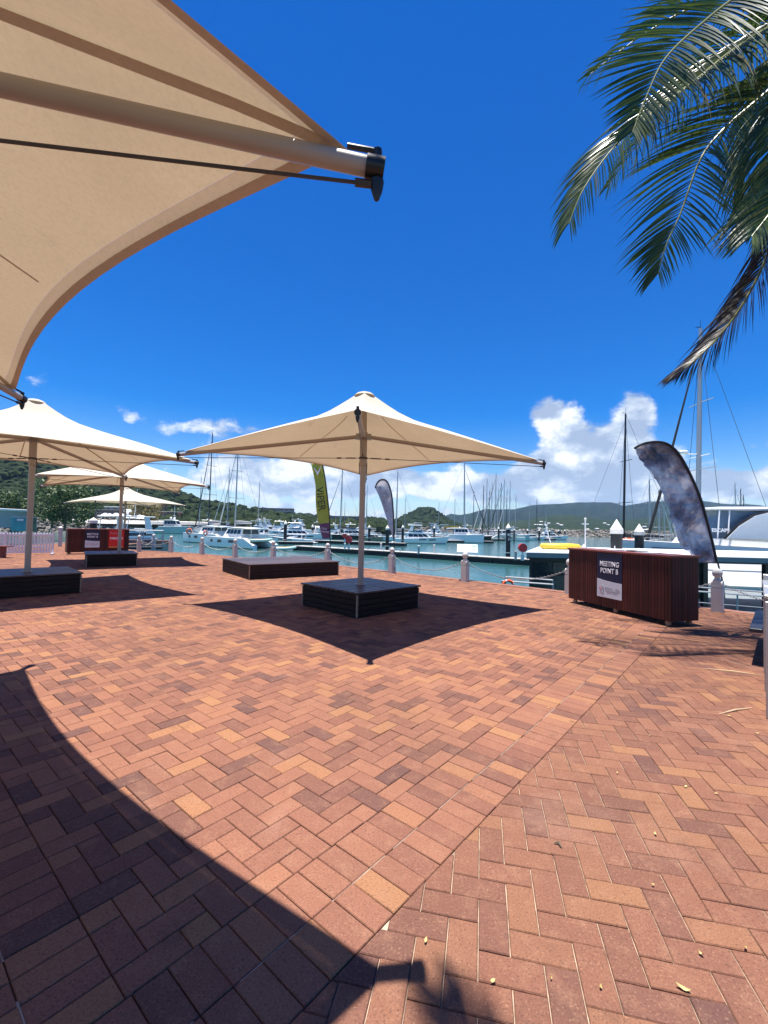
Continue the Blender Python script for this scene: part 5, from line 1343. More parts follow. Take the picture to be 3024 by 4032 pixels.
COL.objects[-1]

# ================================================================== TIMBER PLATFORMS
def platform(label, c, sx_, sy_, rz, h=.43, halves=2):
    root = thing('timber_platform', label, 'platform', (*c, 0), rz, 'dark timber seating platforms')
    core = MB(); core.box((0, 0, (h - .05) / 2 + .01), (sx_ - .10, sy_ - .10, h - .07)); core.build('frame', 'black', root)
    bh = (h - .045) / 4
    meL = {}
    for (ax, ln, off) in (('x', sx_, -sy_ / 2), ('x', sx_, sy_ / 2), ('y', sy_, -sx_ / 2), ('y', sy_, sx_ / 2)):
        for b in range(4):
            key = (ax, round(ln, 3))
            if key not in meL:
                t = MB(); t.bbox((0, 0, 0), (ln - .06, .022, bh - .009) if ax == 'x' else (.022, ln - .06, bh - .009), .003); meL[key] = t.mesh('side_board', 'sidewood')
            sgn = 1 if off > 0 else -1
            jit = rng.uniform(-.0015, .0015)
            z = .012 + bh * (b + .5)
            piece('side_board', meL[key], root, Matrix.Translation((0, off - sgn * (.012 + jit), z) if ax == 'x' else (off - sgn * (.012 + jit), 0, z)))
    for i in (-1, 1):
        for j in (-1, 1):
            t = MB(); t.box((i * (sx_ / 2 - .016), j * (sy_ / 2 - .016), (h - .05) / 2 + .008), (.026, .026, h - .06)); t.build('corner_trim', 'endgrain', root)
    n = max(6, round(sy_ / .125)); pw = (sy_ + .06) / n; L2 = (sx_ + .06) / halves
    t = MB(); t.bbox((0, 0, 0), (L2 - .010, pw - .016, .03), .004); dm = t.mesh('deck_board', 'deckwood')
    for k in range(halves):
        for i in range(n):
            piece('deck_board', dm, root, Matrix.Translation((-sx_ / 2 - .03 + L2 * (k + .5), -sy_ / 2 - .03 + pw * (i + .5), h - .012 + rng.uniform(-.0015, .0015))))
    return root
platform('square dark platform at the foot of the middle umbrella', (-.42, 8.62), 1.60, 1.60, rad(45))
platform('low wide timber platform without an umbrella, near the chain bollards', (-3.27, 14.18), 2.86, 2.50, rad(36), .425)
platform('dark platform cut by the frame edge under the second umbrella', (-7.62, 9.58), 1.66, 1.66, rad(45))
platform('far dark platform standing in front of the far counter', (-9.72, 15.92), 1.50, 1.75, rad(-10 + 45), .43)
platform('platform at the foot of the huge near umbrella', (-3.5643, 1.2221), 1.6, 1.6, rad(50))

# ================================================================== COUNTERS WITH SIGNS
def counter(label, A, B, depth, h, group='timber counters with meeting point signs'):
    A, B = Vector(A), Vector(B); t = B - A; L = t.length; an = math.atan2(t.y, t.x)
    root = thing('counter', label, 'counter', (A.x, A.y, 0), an, group)        # x along the front, y away from the front
    body = MB(); body.box((L / 2, depth / 2, h / 2 + .03), (L - .05, depth - .05, h - .14)); body.build('carcass', 'black', root)
    n = int(L / .062); wd = L / n
    s1 = MB(); s1.bbox((0, 0, 0), (wd - .006, .018, h - .12), .003); me = s1.mesh('slat', 'redwood')
    for i in range(n):
        piece('slat', me, root, Matrix.Translation((wd * (i + .5), .009 + rng.uniform(-.0015, .0015), h / 2 + .032)))
    m_ = int(depth / .062); wd2 = (depth - .03) / m_
    s2 = MB(); s2.bbox((0, 0, 0), (.018, wd2 - .006, h - .12), .003); me2 = s2.mesh('slat', 'redwood')
    for x in (.009, L - .009):
        for i in range(m_):
            piece('slat', me2, root, Matrix.Translation((x, .022 + wd2 * (i + .5), h / 2 + .032)))
    tp = MB(); tp.bbox((L / 2, depth / 2, h - .016), (L + .04, depth + .04, .034), .004); tp.build('top', 'redtop', root)
    for x in (.12, L / 2, L - .12):
        for y in (.08, depth - .08):
            w_ = MB(); w_.tube([(x, y - .02, .045), (x, y + .02, .045)], .044, 14); w_.box((x, y, .08), (.05, .05, .03)); flat_smooth(w_.build('castor', 'endgrain', root))
    return root, L
def sign_mp(root, x0, wd, z0, z1):
    "navy and white MEETING POINT B panel on the front of a counter"
    hgt = z1 - z0; zc = z0 + hgt * .40
    s = MB(); s.box((x0 + wd / 2, -.008, (z0 + z1) / 2), (wd, .010, hgt)); pn = s.build('sign_panel', 'navy', root)
    # white lower field with a curved upper edge
    p = [(x0, z0), (x0 + wd, z0)] + [(x0 + wd * (1 - i / 10), z0 + hgt * (.36 + .055 * (i / 10) ** 2)) for i in range(11)]
    wp = MB(); wp.loft([[(x, -.0132, z) for x, z in p], [(x, -.0155, z) for x, z in p]]); fix_normals(wp.build('white_field', 'signwhite', pn))
    F = lambda x, z: Matrix(((1, 0, 0, x), (0, 0, -1, -.0150), (0, 1, 0, z), (0, 0, 0, 1)))
    lettering('lettering', 'MEETING', wd * .215, 'signtext', pn, F(x0 + wd * .5, z0 + hgt * .755), .002, .80, .0018, spacing=1.12)
    lettering('lettering', 'POINT B', wd * .215, 'signtext', pn, F(x0 + wd * .5, z0 + hgt * .60), .002, .80, .0018, spacing=1.12)
    G_ = lambda x, z: Matrix(((1, 0, 0, x), (0, 0, -1, -.0175), (0, 1, 0, z), (0, 0, 0, 1)))
    lettering('lettering', 'CORAL SEA', wd * .135, 'greytext', pn, G_(x0 + wd * .63, z0 + hgt * .20), .001, .86, .001)
    lettering('lettering', 'MARINA | RESORT', wd * .052, 'greytext', pn, G_(x0 + wd * .63, z0 + hgt * .145), .001, 1.0, .0008)
    lg = MB(); cx, cz, rr = x0 + wd * .20, z0 + hgt * .19, wd * .085
    lg.tube([(cx + rr * .3 + rr * math.cos(a) * .75, -.0178, cz + rr * 1.25 * math.sin(a)) for a in [PI * .62 - i * .23 for i in range(17)]], .0035, 5)
    lg.tube([(cx + rr * .1, -.0178, cz + rr * 1.2), (cx + rr * .25, -.0178, cz + rr * .3), (cx - rr * .1, -.0178, cz - rr * .3), (cx + rr * .15, -.0178, cz - rr * 1.1)], .0035, 5)
    lg.build('logo', 'greytext', pn)
    lr = MB(); lr.tube([(cx - rr * .5 + .55 * rr * math.cos(a), -.0178, cz - rr * .15 + rr * .75 * math.sin(a)) for a in [PI * .5 + i * .28 for i in range(12)]], .0035, 5)
    lr.tube([(cx - rr * .6, -.0178, cz - rr * .9), (cx - rr * .2, -.0178, cz - rr * .2), (cx - rr * .55, -.0178, cz + rr * .3)], .003, 5)
    lr.build('logo', 'redlogo', pn)
    for sx_ in (x0 + .015, x0 + wd - .015):
        b_ = MB(); b_.tube([(sx_, -.012, z1 - .02), (sx_, -.017, z1 - .02)], .006, 8); b_.build('screw', 'bolt', pn)
near_c, NL = counter('dark red slatted counter with one MEETING POINT B sign beside the photo print banner', (4.02, 9.66), (4.71, 7.29), .60, 1.17)
sign_mp(near_c, NL * .345, NL * .250, .27, 1.12)
far_c, FL = counter('far slatted counter carrying a navy sign and a red check in sign', (-14.22, 20.05), (-12.40, 21.72), .60, 1.17)
sign_mp(far_c, FL * .27, FL * .235, .30, 1.12)
rs = MB(); rs.box((FL * .78, -.008, .70), (FL * .26, .010, .84)); rp = rs.build('red_sign', 'signred', far_c)
FZ = lambda x, z: Matrix(((1, 0, 0, x), (0, 0, -1, -.0145), (0, 1, 0, z), (0, 0, 0, 1)))
lettering('lettering', 'Redcat', .15, 'redlogo', rp, FZ(FL * .76, .97), .001, 1, .003)
lettering('lettering', 'CHECK-IN', .135, 'signtext', rp, FZ(FL * .78, .72), .001, .86, .004)
gb = MB(); gb.box((FL * .78, -.0152, .305), (FL * .24, .003, .035)); gb.build('gold_band', 'gold', rp)

# things lying on the near counter
pmx = near_c.matrix_basis.copy()
for i, (x, y, wd, dp, hh, lb) in enumerate(((.95, .32, .30, .22, .012, 'folded white paper lying on the counter top'), (1.45, .36, .42, .10, .022, 'flat black tray on the counter top'), (1.75, .30, .36, .24, .010, 'white card at the end of the counter top'))):
    t = MB(); t.box((0, 0, hh / 2), (wd, dp, hh)); t.box((0.02, 0.01, hh + .002), (wd * .8, dp * .7, .004), .08)
    o = t.build(('paper_sheet', 'black_tray', 'paper_sheet')[i], ('signwhite', 'black', 'signwhite')[i])
    pp = Matrix.Translation((4.02, 9.66, 0)) @ Matrix.Rotation(math.atan2(-2.37, .69), 4, 'Z') @ Vector((x, y, 1.1715))
    o.location = pp; o.rotation_euler = (0, 0, math.atan2(-2.37, .69) + .15 * (i - 1))
    tag(o, lb, ('paper', 'tray', 'card')[i])

# ================================================================== BOLLARDS AND CHAINS
def make_bollard(label, x, y, rz):
    root = thing('bollard', label, 'bollard', (x, y, 0), rz, 'white bollards along the quay edge')
    s = MB(); a = .092
    def sq(r, z, c=.014): return [(-r + c, -r, z), (r - c, -r, z), (r, -r + c, z), (r, r - c, z), (r - c, r, z), (-r + c, r, z), (-r, r - c, z), (-r, -r + c, z)]
    s.loft([sq(.094, 0), sq(.094, .46), sq(.085, .465), sq(.085, .475), sq(.094, .48), sq(.094, .52), sq(.088, .525)])
    s.build('shaft', 'bollard', root)
    h = MB()                                                 # arched cap faces
    for k in range(4):
        R = Matrix.Rotation(k * PI / 2, 3, 'Z')
        arch = [(-.092, .525)] + [(.092 * -math.cos(PI * i / 10), .525 + .095 * math.sin(PI * i / 10)) for i in range(11)][1:-1] + [(.092, .525)]
        h.loft([[R @ Vector((x_, -.093, z_)) for x_, z_ in arch], [R @ Vector((x_ * .6, -.02, .525 + (z_ - .525) * .9)) for x_, z_ in arch]])
    fix_normals(h.build('cap', 'bollard', root))
    f = MB(); f.lathe([(0, .58), (.062, .59), (.066, .63), (.046, .66), (.05, .685), (.075, .70), (.088, .745), (.085, .79), (.065, .83), (.035, .85), (0, .856)], 18)
    flat_smooth(f.build('finial', 'bollard', root), 50)
    e = MB()
    for s_ in (-1, 1):
        e.tube([(s_ * .09, 0, .53), (s_ * .115, 0, .53)], .008, 6)
        e.tube([(s_ * .125 + .016 * math.cos(i * PI / 4), 0, .53 + .016 * math.sin(i * PI / 4)) for i in range(9)], .005, 5)
    e.build('chain_ring', 'chain', root)
    return root
BP = [(-13.1, 25.4), (-12.58, 22.96), (-10.89, 22.88), (-8.89, 21.87), (-6.76, 20.35), (-4.67, 18.95), (-2.17, 17.42), (.30, 14.96), (2.39, 12.97), (4.58, 10.93), (6.65, 8.87), (8.3, 6.75)]
BL = ['white bollard on the pier head behind the far counter', 'white bollard next to the far counter', 'white bollard one place from the far counter, behind the shaded paving', 'white bollard in front of the bow of the white catamaran',
      'white bollard in front of the middle of the white catamaran', 'white bollard behind the wide platform with the dinghies beyond it', 'white bollard at the foot of the green feather flag', 'white bollard at the foot of the pale teardrop flag',
      'white bollard in front of the tilted information panel', 'white bollard mostly hidden behind the near counter', 'white bollard between the photo print banner and the steel bin', 'white bollard past the steel bin at the quay edge']
def bang(i):
    a, b = Vector(BP[max(i - 1, 0)]), Vector(BP[min(i + 1, len(BP) - 1)])
    return math.atan2((b - a).y, (b - a).x)
b0 = make_bollard(BL[0], *BP[0], bang(0))
BO = [b0]
for i in range(1, len(BP)):
    c = copy_tree(b0); c.location = (*BP[i], 0); c.rotation_euler = (0, 0, bang(i)); retag(c, BL[i]); BO.append(c)
def chain(a, b, sag, label, dia=.011, link=.058, group='chains hung between the white bollards'):
    a, b = Vector(a), Vector(b); L = (b - a).length
    mb = MB(); n = max(8, int(L * 1.04 / (link * .82)))
    P = lambda s: a.lerp(b, s) - Vector((0, 0, sag * 4 * s * (1 - s)))
    for i in range(n):
        c = P((i + .5) / n); t = (P((i + 1) / n) - P(i / n)).normalized()
        sd = t.cross(Vector((0, 0, 1))).normalized(); up = sd.cross(t)
        w_ = sd if i % 2 else up
        w_ = (w_ + (up if i % 2 else sd) * .35).normalized()
        h = link / 2; r = link * .30
        loop = [c + t * (h - r) * sg + t * r * math.cos(q) * 1 + w_ * r * math.sin(q) for sg, q in ((1, -PI / 2), (1, -PI / 6), (1, PI / 6), (1, PI / 2), (-1, PI / 2), (-1, PI * 5 / 6), (-1, PI * 7 / 6), (-1, PI * 1.5))]
        mb.tube(loop + [loop[0]], dia / 2, 4, cap=False)
    o = mb.build('chain', 'chain'); return tag(o, label, 'chain', group)
def chain_label(i):
    nm = ['between the pier head and the first bollard', 'beside the far counter', 'left of the white catamaran bow', 'across the bow of the white catamaran', 'across the stern of the white catamaran', 'in front of the yellow topped dinghies',
          'from the green flag to the pale teardrop flag', 'from the pale teardrop flag to the information panel', 'in front of the dark shelter wall', 'running behind the near counter', 'from the bollard by the photo banner towards the steel bin']
    return 'steel chain hanging ' + nm[i]
for i in range(len(BP) - 1):
    a, b = Vector(BP[i]), Vector(BP[i + 1]); t = (b - a).normalized() * .135
    chain((*(a + t), .53), (*(b - t), .53), .085 * (b - a).length + (.06 if i > 6 else .02), chain_label(i), .011 if i > 5 else .013, .060 if i > 5 else .072)

# ================================================================== FLAGS
def flag(name, label, cat, pole_pts, left_pts, depth, mats, split=None, base=None, ripple=.05, seed=0):
    P = [at_depth(x, y, depth) for x, y in pole_pts]; Lp = [at_depth(x, y, depth) for x, y in left_pts]
    root_p = base if base is not None else P[-1]
    root = thing(name, label, cat, root_p)
    o = Vector(root_p)
    def resample(pts, n):
        d = [0]
        for a, b in zip(pts, pts[1:]): d.append(d[-1] + (b - a).length)
        out = []
        for i in range(n):
            s = d[-1] * i / (n - 1); j = max(k for k in range(len(d)) if d[k] <= s + 1e-9); j = min(j, len(pts) - 2)
            out.append(pts[j].lerp(pts[j + 1], (s - d[j]) / max(1e-6, d[j + 1] - d[j])))
        return out
    def smooth_(pts, it=2):
        for _ in range(it):
            q = [pts[0]]
            for a, b in zip(pts, pts[1:]): q += [a.lerp(b, .25), a.lerp(b, .75)]
            pts = q + [pts[-1]]
        return pts
    return root, o, resample, smooth_, P, Lp
def build_flag(name, label, cat, pole_pts, cloth_end, left_pts, depth, base, bands, ripple=.05, seed=0.0, rows=44, cols=16):
    root, o, resample, smooth_, P, Lp = flag(name, label, cat, pole_pts, left_pts, depth, None, base=base)
    pole = smooth_(P)
    MB().tube([p - o for p in resample(pole, 40)] + [Vector((0, 0, .12))], [.018 - .010 * (1 - i / 39) for i in range(40)] + [.02], 8).build('pole', 'black', root)
    pc = resample(smooth_([at_depth(x, y, depth) for x, y in cloth_end]), rows)
    lc = resample(smooth_(Lp), rows)
    def pt(i, j):
        u = j / (cols - 1); p = pc[i].lerp(lc[i], u)
        wv = mnoise.noise(Vector((p.x * 3.1 + seed, p.z * 2.2, seed))) * 1.0 + .55 * mnoise.noise(Vector((p.x * 8 + p.z * 3, p.z * 6 - p.x * 4, seed + 3))) + .40 * (1 - abs(mnoise.noise(Vector((p.x * 5 + p.z * 7, p.z * 4 - p.x * 6, seed + 9))) * 2))
        wd = (lc[i] - pc[i]).length
        return p - o + Vector((0, 1, 0)) * (wv * ripple * min(1, u * 3) + .12 * wd * math.sin(u * PI))
    for (nm, m, i0, i1) in bands:
        g = MB(); g.grid([[pt(i, j) for j in range(cols)] for i in range(i0, i1 + 1)]); g.build(nm, m, root, smooth=True)
    sl = MB(); sl.tube([pc[i] - o + Vector((0, -.004, 0)) for i in range(rows)], .026, 6); sl.build('pole_sleeve', 'black', root)
    return root, o, pt, rows, cols
def cloth(name, stops, sc, tf=.25, streak=(1, 1, 1)):
    m = bpy.data.materials.new(name); m.use_nodes = True
    nt = m.node_tree; b = NB(nt); p = nt.nodes['Principled BSDF']
    g = b.node('ShaderNodeNewGeometry').outputs['Position']
    mp = b.node('ShaderNodeMapping'); mp.inputs['Scale'].default_value = streak; nt.links.new(g, mp.inputs[0])
    c = b.ramp(b.noise(mp.outputs[0], sc, 6, .62, .12), stops)
    bn = b.node('ShaderNodeBump'); bn.inputs['Strength'].default_value = .9; bn.inputs['Distance'].default_value = .12
    mp2 = b.node('ShaderNodeMapping'); mp2.inputs['Rotation'].default_value = (0, .6, 0); mp2.inputs['Scale'].default_value = (2.2, 1, 5.0); nt.links.new(g, mp2.inputs[0])
    nt.links.new(b.noise(mp2.outputs[0], 1.3, 3, .5, .5), bn.inputs['Height']); nt.links.new(bn.outputs[0], p.inputs['Normal'])
    nt.links.new(c, p.inputs['Base Color']); p.inputs['Roughness'].default_value = .42; p.inputs['Specular IOR Level'].default_value = .5
    t = b.node('ShaderNodeBsdfTranslucent'); nt.links.new(c, t.inputs['Color'])
    mx = b.node('ShaderNodeMixShader'); mx.inputs[0].default_value = tf
    nt.links.new(p.outputs[0], mx.inputs[1]); nt.links.new(t.outputs[0], mx.inputs[2]); nt.links.new(mx.outputs[0], nt.nodes['Material Output'].inputs['Surface'])
    return m
M['photoprint'] = cloth('banner_photo_print', [(.34, (.028, .026, .034)), (.43, (.11, .105, .135)), (.49, (.26, .25, .31)), (.54, (.46, .45, .50)), (.60, (.78, .77, .79))], 1.15, .25, (1, 1, .8))
M['greencloth'] = cloth('green_flag_cloth', [(.3, (.46, .44, .05)), (.6, (.56, .53, .08)), (.8, (.62, .58, .16))], 1.0, .35)
M['purplecloth'] = cloth('purple_flag_cloth', [(.3, (.14, .055, .11)), (.7, (.22, .09, .17))], 2.0, .3)
M['palecloth'] = cloth('pale_flag_cloth', [(.3, (.52, .51, .54)), (.6, (.68, .67, .69)), (.8, (.78, .77, .79))], 1.2, .35)
c = 924 / 1659
q4 = lambda pts: [(2100 + x * c, 1700 + y * c) for x, y in pts]
fr, fo_, fpt, R_, C_ = build_flag('feather_banner', 'tall curved banner with a grey purple photo print behind the near counter', 'banner',
    q4([(715, 118), (745, 98), (790, 80), (880, 68), (960, 88), (1030, 155), (1100, 280), (1180, 460), (1230, 640), (1270, 800), (1310, 950), (1340, 1062), (1350, 1180)]),
    q4([(715, 118), (745, 98), (790, 80), (880, 68), (960, 88), (1030, 155), (1100, 280), (1180, 460), (1230, 640), (1270, 800), (1298, 926)]),
    q4([(715, 118), (760, 170), (805, 240), (870, 340), (955, 500), (975, 620), (1000, 720), (1050, 810), (1110, 872), (1160, 925)]), 9.25, Vector((7.05, 9.25, 0)) * 1.0,
    [('banner_cloth', 'photoprint', 0, 59)], .11, 2.0, 60, 26)
k2 = 800 / 1609
q2 = lambda pts: [(650 + x * k2, 1500 + y * k2) for x, y in pts]
gf, go_, gpt, R_, C_ = build_flag('feather_flag', 'green feather flag with dark lettering and a purple foot', 'flag',
    q2([(1172, 520), (1190, 545), (1225, 590), (1250, 670), (1272, 800), (1290, 950), (1305, 1100), (1308, 1230), (1308, 1330)]),
    q2([(1172, 520), (1190, 545), (1225, 590), (1250, 670), (1272, 800), (1290, 950), (1305, 1100), (1306, 1245)]),
    q2([(1172, 520), (1150, 590), (1155, 655), (1180, 760), (1195, 850), (1190, 950), (1205, 1080), (1228, 1180), (1245, 1250)]), 17.7, at_plane(1302, 2223) + Vector((0, .25, 0)),
    [('flag_cloth', 'greencloth', 0, 36), ('flag_foot', 'purplecloth', 36, 43)], .05, 5.0)
def flag_text(root, o, pts_px, depth, txt, size, m, rotz=0.0):
    a, b = at_depth(*pts_px[0], depth), at_depth(*pts_px[1], depth)
    x = (b - a).normalized(); mid = (a + b) / 2 - o + Vector((0, -.10, 0))
    return lettering('lettering', txt, size, m, root, frame(mid, x, Vector((0, -1, 0))), .002, .95, .004)
M['olivetext'] = mat('dark_flag_lettering', (.06, .065, .03), .6, var=.05)
flag_text(gf, go_, ((1255, 1895), (1272, 2035)), 17.7, 'VIPER', .40, 'olivetext')
lg = MB()
pA = at_depth(1250, 1860, 17.7) - go_ + Vector((0, -.10, 0))
for tri in ([(-.16, .22), (.02, .0), (.16, .26), (.1, .05), (.02, -.14), (-.06, .02)],):
    lg.loft([[pA + Vector((x, 0, z)) for x, z in tri], [pA + Vector((x, -.004, z)) for x, z in tri]])
fix_normals(lg.build('emblem', 'signtext', gf))
for yy, tx in ((2082, 'TRUE'), (2094, 'DYNAMIC')):
    pm = at_depth(1277, yy, 17.7) - go_ + Vector((0, -.07, 0)); lettering('lettering', tx, .105, 'signwhite', gf, frame(pm, (1, 0, -.1), (0, -1, 0)), .002, .9, .001)
k3 = 800 / 1659
q3 = lambda pts: [(1400 + x * k3, 1750 + y * k3) for x, y in pts]
wf, wo_, wpt, R_, C_ = build_flag('teardrop_flag', 'pale silver teardrop flag with grey lettering, on the black pole by a bollard', 'flag',
    q3([(160, 355), (175, 312), (205, 284), (240, 284), (270, 318), (295, 400), (305, 500), (311, 600), (314, 800), (318, 900), (320, 980)]),
    q3([(160, 355), (175, 312), (205, 284), (240, 284), (270, 318), (295, 400), (305, 500), (311, 600), (313, 775)]),
    q3([(160, 355), (200, 440), (245, 580), (285, 700), (310, 780)]), 15.25, at_plane(1556, 2262) + Vector((0, .15, 0)),
    [('flag_cloth', 'palecloth', 0, 43)], .045, 9.0)
flag_text(wf, wo_, (q3([(195, 350)])[0], q3([(252, 545)])[0]), 15.25, 'WHITSUNDAYS', .135, 'greytext')
lw = MB(); pc_ = at_depth(*q3([(252, 405)])[0], 15.25) - wo_ + Vector((0, -.10, 0))
for k in range(4):
    a = .5 + k * .62
    lw.tube([pc_ + Vector((.13 * math.cos(a) * s, 0, .13 * math.sin(a) * s)) + Vector((.05 * math.sin(s * 3) * -math.sin(a), 0, .05 * math.sin(s * 3) * math.cos(a))) for s in (-1, -.6, -.2, .2, .6, 1)], .012, 5)
lw.tube([pc_ + Vector((.15 * math.cos(i * PI / 8), 0, .15 * math.sin(i * PI / 8))) for i in range(15)], .012, 5)
lw.build('emblem', 'greytext', wf)

# ================================================================== INFORMATION PANEL, BIN, BENCH, FENCE
ip = thing('information_panel', 'tilted white information panel standing behind a bollard at the quay edge', 'information panel', (2.46, 13.24, 0), rad(-10))
t = MB(); t.tube([(0, .02, 0), (0, .02, .93)], .035, 8); t.build('leg', 'galv', ip)
TR = Matrix.Translation((0.04, 0, .95)) @ Matrix.Rotation(rad(38), 4, 'X')
t = MB(TR); t.bbox((0, 0, 0), (.60, .36, .02), .004); pnl = t.build('panel', 'signwhite', ip)
t = MB(TR); t.box((.2, .09, .0115), (.18, .12, .003)); t.build('picture', 'greenboard', pnl)
t = MB(TR); t.box((.2, -.06, .0115), (.14, .08, .003)); t.build('picture', 'teal', pnl)

bn_ = thing('waste_bin', 'steel bin housing with an oiled timber side, cut off by the frame edge', 'bin', (3.262, 3.79, 0), rad(-40))
t = MB(); t.bbox((.012, .02, .49), (.05, .05, .98), .004); t.build('post', 'steel', bn_)
t = MB(); t.bbox((.30, .035, .50), (.50, .03, .90), .004); t.build('front_panel', 'steel', bn_)
t = MB(); t.bbox((.012, 1.62, .55), (.05, .05, 1.10), .004); t.build('post', 'steel', bn_)
t = MB(); t.bbox((.012, .86, .52), (.05, .05, 1.04), .004); t.build('post', 'steel', bn_)
for k0 in (.06, .90):
    for i in range(5):
        t = MB(); t.bbox((.02, k0 + .07 + .14 * i, .66), (.022, .130, .74), .004); t.build('side_board', 'timber', bn_)
        t = MB(); t.bbox((.02, k0 + .07 + .14 * i, .15), (.022, .130, .20), .004); t.build('side_board', 'timber', bn_)
t = MB(); t.bbox((.29, .84, 1.02), (.62, 1.66, .03), .006); t.build('top', 'steel', bn_)
t = MB(); t.bbox((.29, 1.63, .55), (.50, .03, 1.0), .004); t.build('back_panel', 'steel', bn_)
t = MB(); t.bbox((.57, .84, .52), (.03, 1.5, .98), .004); t.build('end_panel', 'steel', bn_)

be = thing('bench', 'low dark bench seat standing near the quay edge behind the steel bin', 'bench', (5.14, 5.80, 0), rad(48))
for i in range(4):
    t = MB(); t.bbox((0, -.195 + .13 * i, .415), (1.78, .122, .045), .005); t.build('seat_plank', 'bench', be)
for s in (-1, 1):
    t = MB(); t.bbox((s * .45, 0, .195), (.05, .06, .39), .005); t.box((s * .45, 0, .38), (.05, .42, .03)); t.build('leg', 'black', be)

fe = thing('picket_fence', 'white picket fence panel on feet beside the gangway gap', 'fence', (-14.84, 20.09, 0), math.atan2(-.91, -1.63))
pk = MB(); pk.loft([[(-.035, -.01, .10), (.035, -.01, .10), (.035, .01, .10), (-.035, .01, .10)], [(-.035, -.01, .94), (.035, -.01, .94), (.035, .01, .94), (-.035, .01, .94)], [(-.012, -.01, .98), (.012, -.01, .98), (.012, .01, .98), (-.012, .01, .98)]])
pm = pk.mesh('picket', 'picket')
for i in range(46): piece('picket', pm, fe, Matrix.Translation((.06 + i * .108, -.032 + 0, 0)))
for z in (.30, .86):
    t = MB(); t.box((2.5, 0, z), (5.0, .035, .075)); t.build('rail', 'picket', fe)
t = MB(); t.box((2.5, -.004, .13), (5.0, .03, .13)); t.build('kick_board', 'picket', fe)
for x in (.03, 1.7, 3.4, 4.97):
    t = MB(); t.bbox((x, .03, .5), (.07, .05, 1.0), .004); t.build('post', 'picket', fe)
    t = MB(); t.bbox((x, .03, .03), (.09, .5, .05), .004); t.build('foot', 'picket', fe)
gp_ = at_plane(236, 2152)
gt = thing('gate_post', 'white square post at the gap between fence and far counter', 'post', (gp_.x, gp_.y, 0), .4)
t = MB(); t.bbox((0, 0, .55), (.16, .16, 1.10), .008); t.build('shaft', 'bollard', gt)
t = MB(); t.loft([[(-.10, -.10, 1.10), (.10, -.10, 1.10), (.10, .10, 1.10), (-.10, .10, 1.10)], [(-.02, -.02, 1.19), (.02, -.02, 1.19), (.02, .02, 1.19), (-.02, .02, 1.19)]]); t.build('cap', 'bollard', gt)

pb_ = at_plane(8, 2196)
pt_ = thing('picnic_bench', 'red brown bench end standing in front of the picket fence', 'bench', (pb_.x, pb_.y, 0), rad(6))
for i in range(3):
    t = MB(); t.bbox((-.55, -.14 + .14 * i, .455), (1.7, .13, .04), .004); t.build('seat_plank', 'redbench', pt_)
for x in (.0, -1.1):
    t = MB(); t.bbox((x, 0, .215), (.08, .34, .43), .004); t.build('leg', 'redbench', pt_)

# ================================================================== FALLEN LEAVES
def leaflet_litter(name, px, py, ln, wd, an, m, label, cat, group):
    p = at_plane(px, py); mb = MB(); n = 6
    up, dn = [], []
    for i in range(n + 1):
        s = i / n; w_ = wd * math.sin(PI * min(1, s * .94 + .03)) ** .8 / 2; zc = .004 + .006 * (2 * s - 1) ** 2 + .002 * math.sin(s * 5 + px)
        up.append((ln * (s - .5), w_, zc + .004)); dn.append((ln * (s - .5), -w_, zc + .003))
    mid = [(u[0], 0, (u[2] + d[2]) / 2 - .003) for u, d in zip(up, dn)]
    mb.grid([up, mid, dn])
    o = mb.build(name, m); o.location = (p.x, p.y, .0015); o.rotation_euler = (0, 0, an)
    return tag(o, label, cat, group)
LP = [(1676, 3712, .035, .016, 1.2), (1940, 3873, .03, .018, .4), (2365, 3896, .02, .014, .9), (2690, 3900, .062, .022, -.5), (2760, 3762, .025, .018, 2.0), (2580, 3290, .03, .018, 1.4), (2820, 3130, .03, .014, -.6),
      (2700, 3102, .03, .02, .2), (2430, 3048, .022, .014, 1.0), (2870, 2822, .05, .02, -.7), (2570, 3490, .024, .014, .1), (2935, 3740, .02, .014, .5), (2170, 3860, .014, .01, .5), (1135, 2910, .02, .013, .2), (884, 2910, .022, .013, .1), (2160, 2790, .03, .012, .3), (2745, 2965, .02, .012, 2.2), (2890, 2760, .03, .016, .3), (2560, 2900, .022, .014, 1.2), (2980, 2890, .05, .02, -.3)]
for (px, py, ln, wd, an) in LP:
    leaflet_litter('fallen_leaf', px, py, ln * .7, wd * .62, an, 'litter', {2690: 'largest pale dry leaf on the paving, at the lower right', 1676: 'curled dry leaf just right of the soldier course end', 1135: 'dry leaf crumb on the paving left of the soldier course'}.get(px, 'small dry yellow leaf lying on the brick paving'), 'leaf', 'fallen leaves on the brick paving')
for (pa, pb2, lb) in (((2770, 2634), (3000, 2662), 'long dry palm leaflet lying behind the frond shadow'), ((2830, 2815), (2960, 2790), 'shorter dry palm leaflet lying beside the bin shadow'), ((2180, 3326), (2212, 3344), 'thin dark twig curled on the paving right of the soldier course')):
    a, b = at_plane(*pa), at_plane(*pb2); mb = MB()
    mb.tube([a + Vector((0, 0, .008)), a.lerp(b, .5) + Vector((.01, .015, .012)), b + Vector((0, 0, .008))], [.002, .007, .002], 5)
    tag(mb.build('fallen_twig' if 'twig' in lb else 'dry_leaflet', 'stick' if 'twig' not in lb else 'treebark'), lb, 'twig' if 'twig' in lb else 'leaflet')

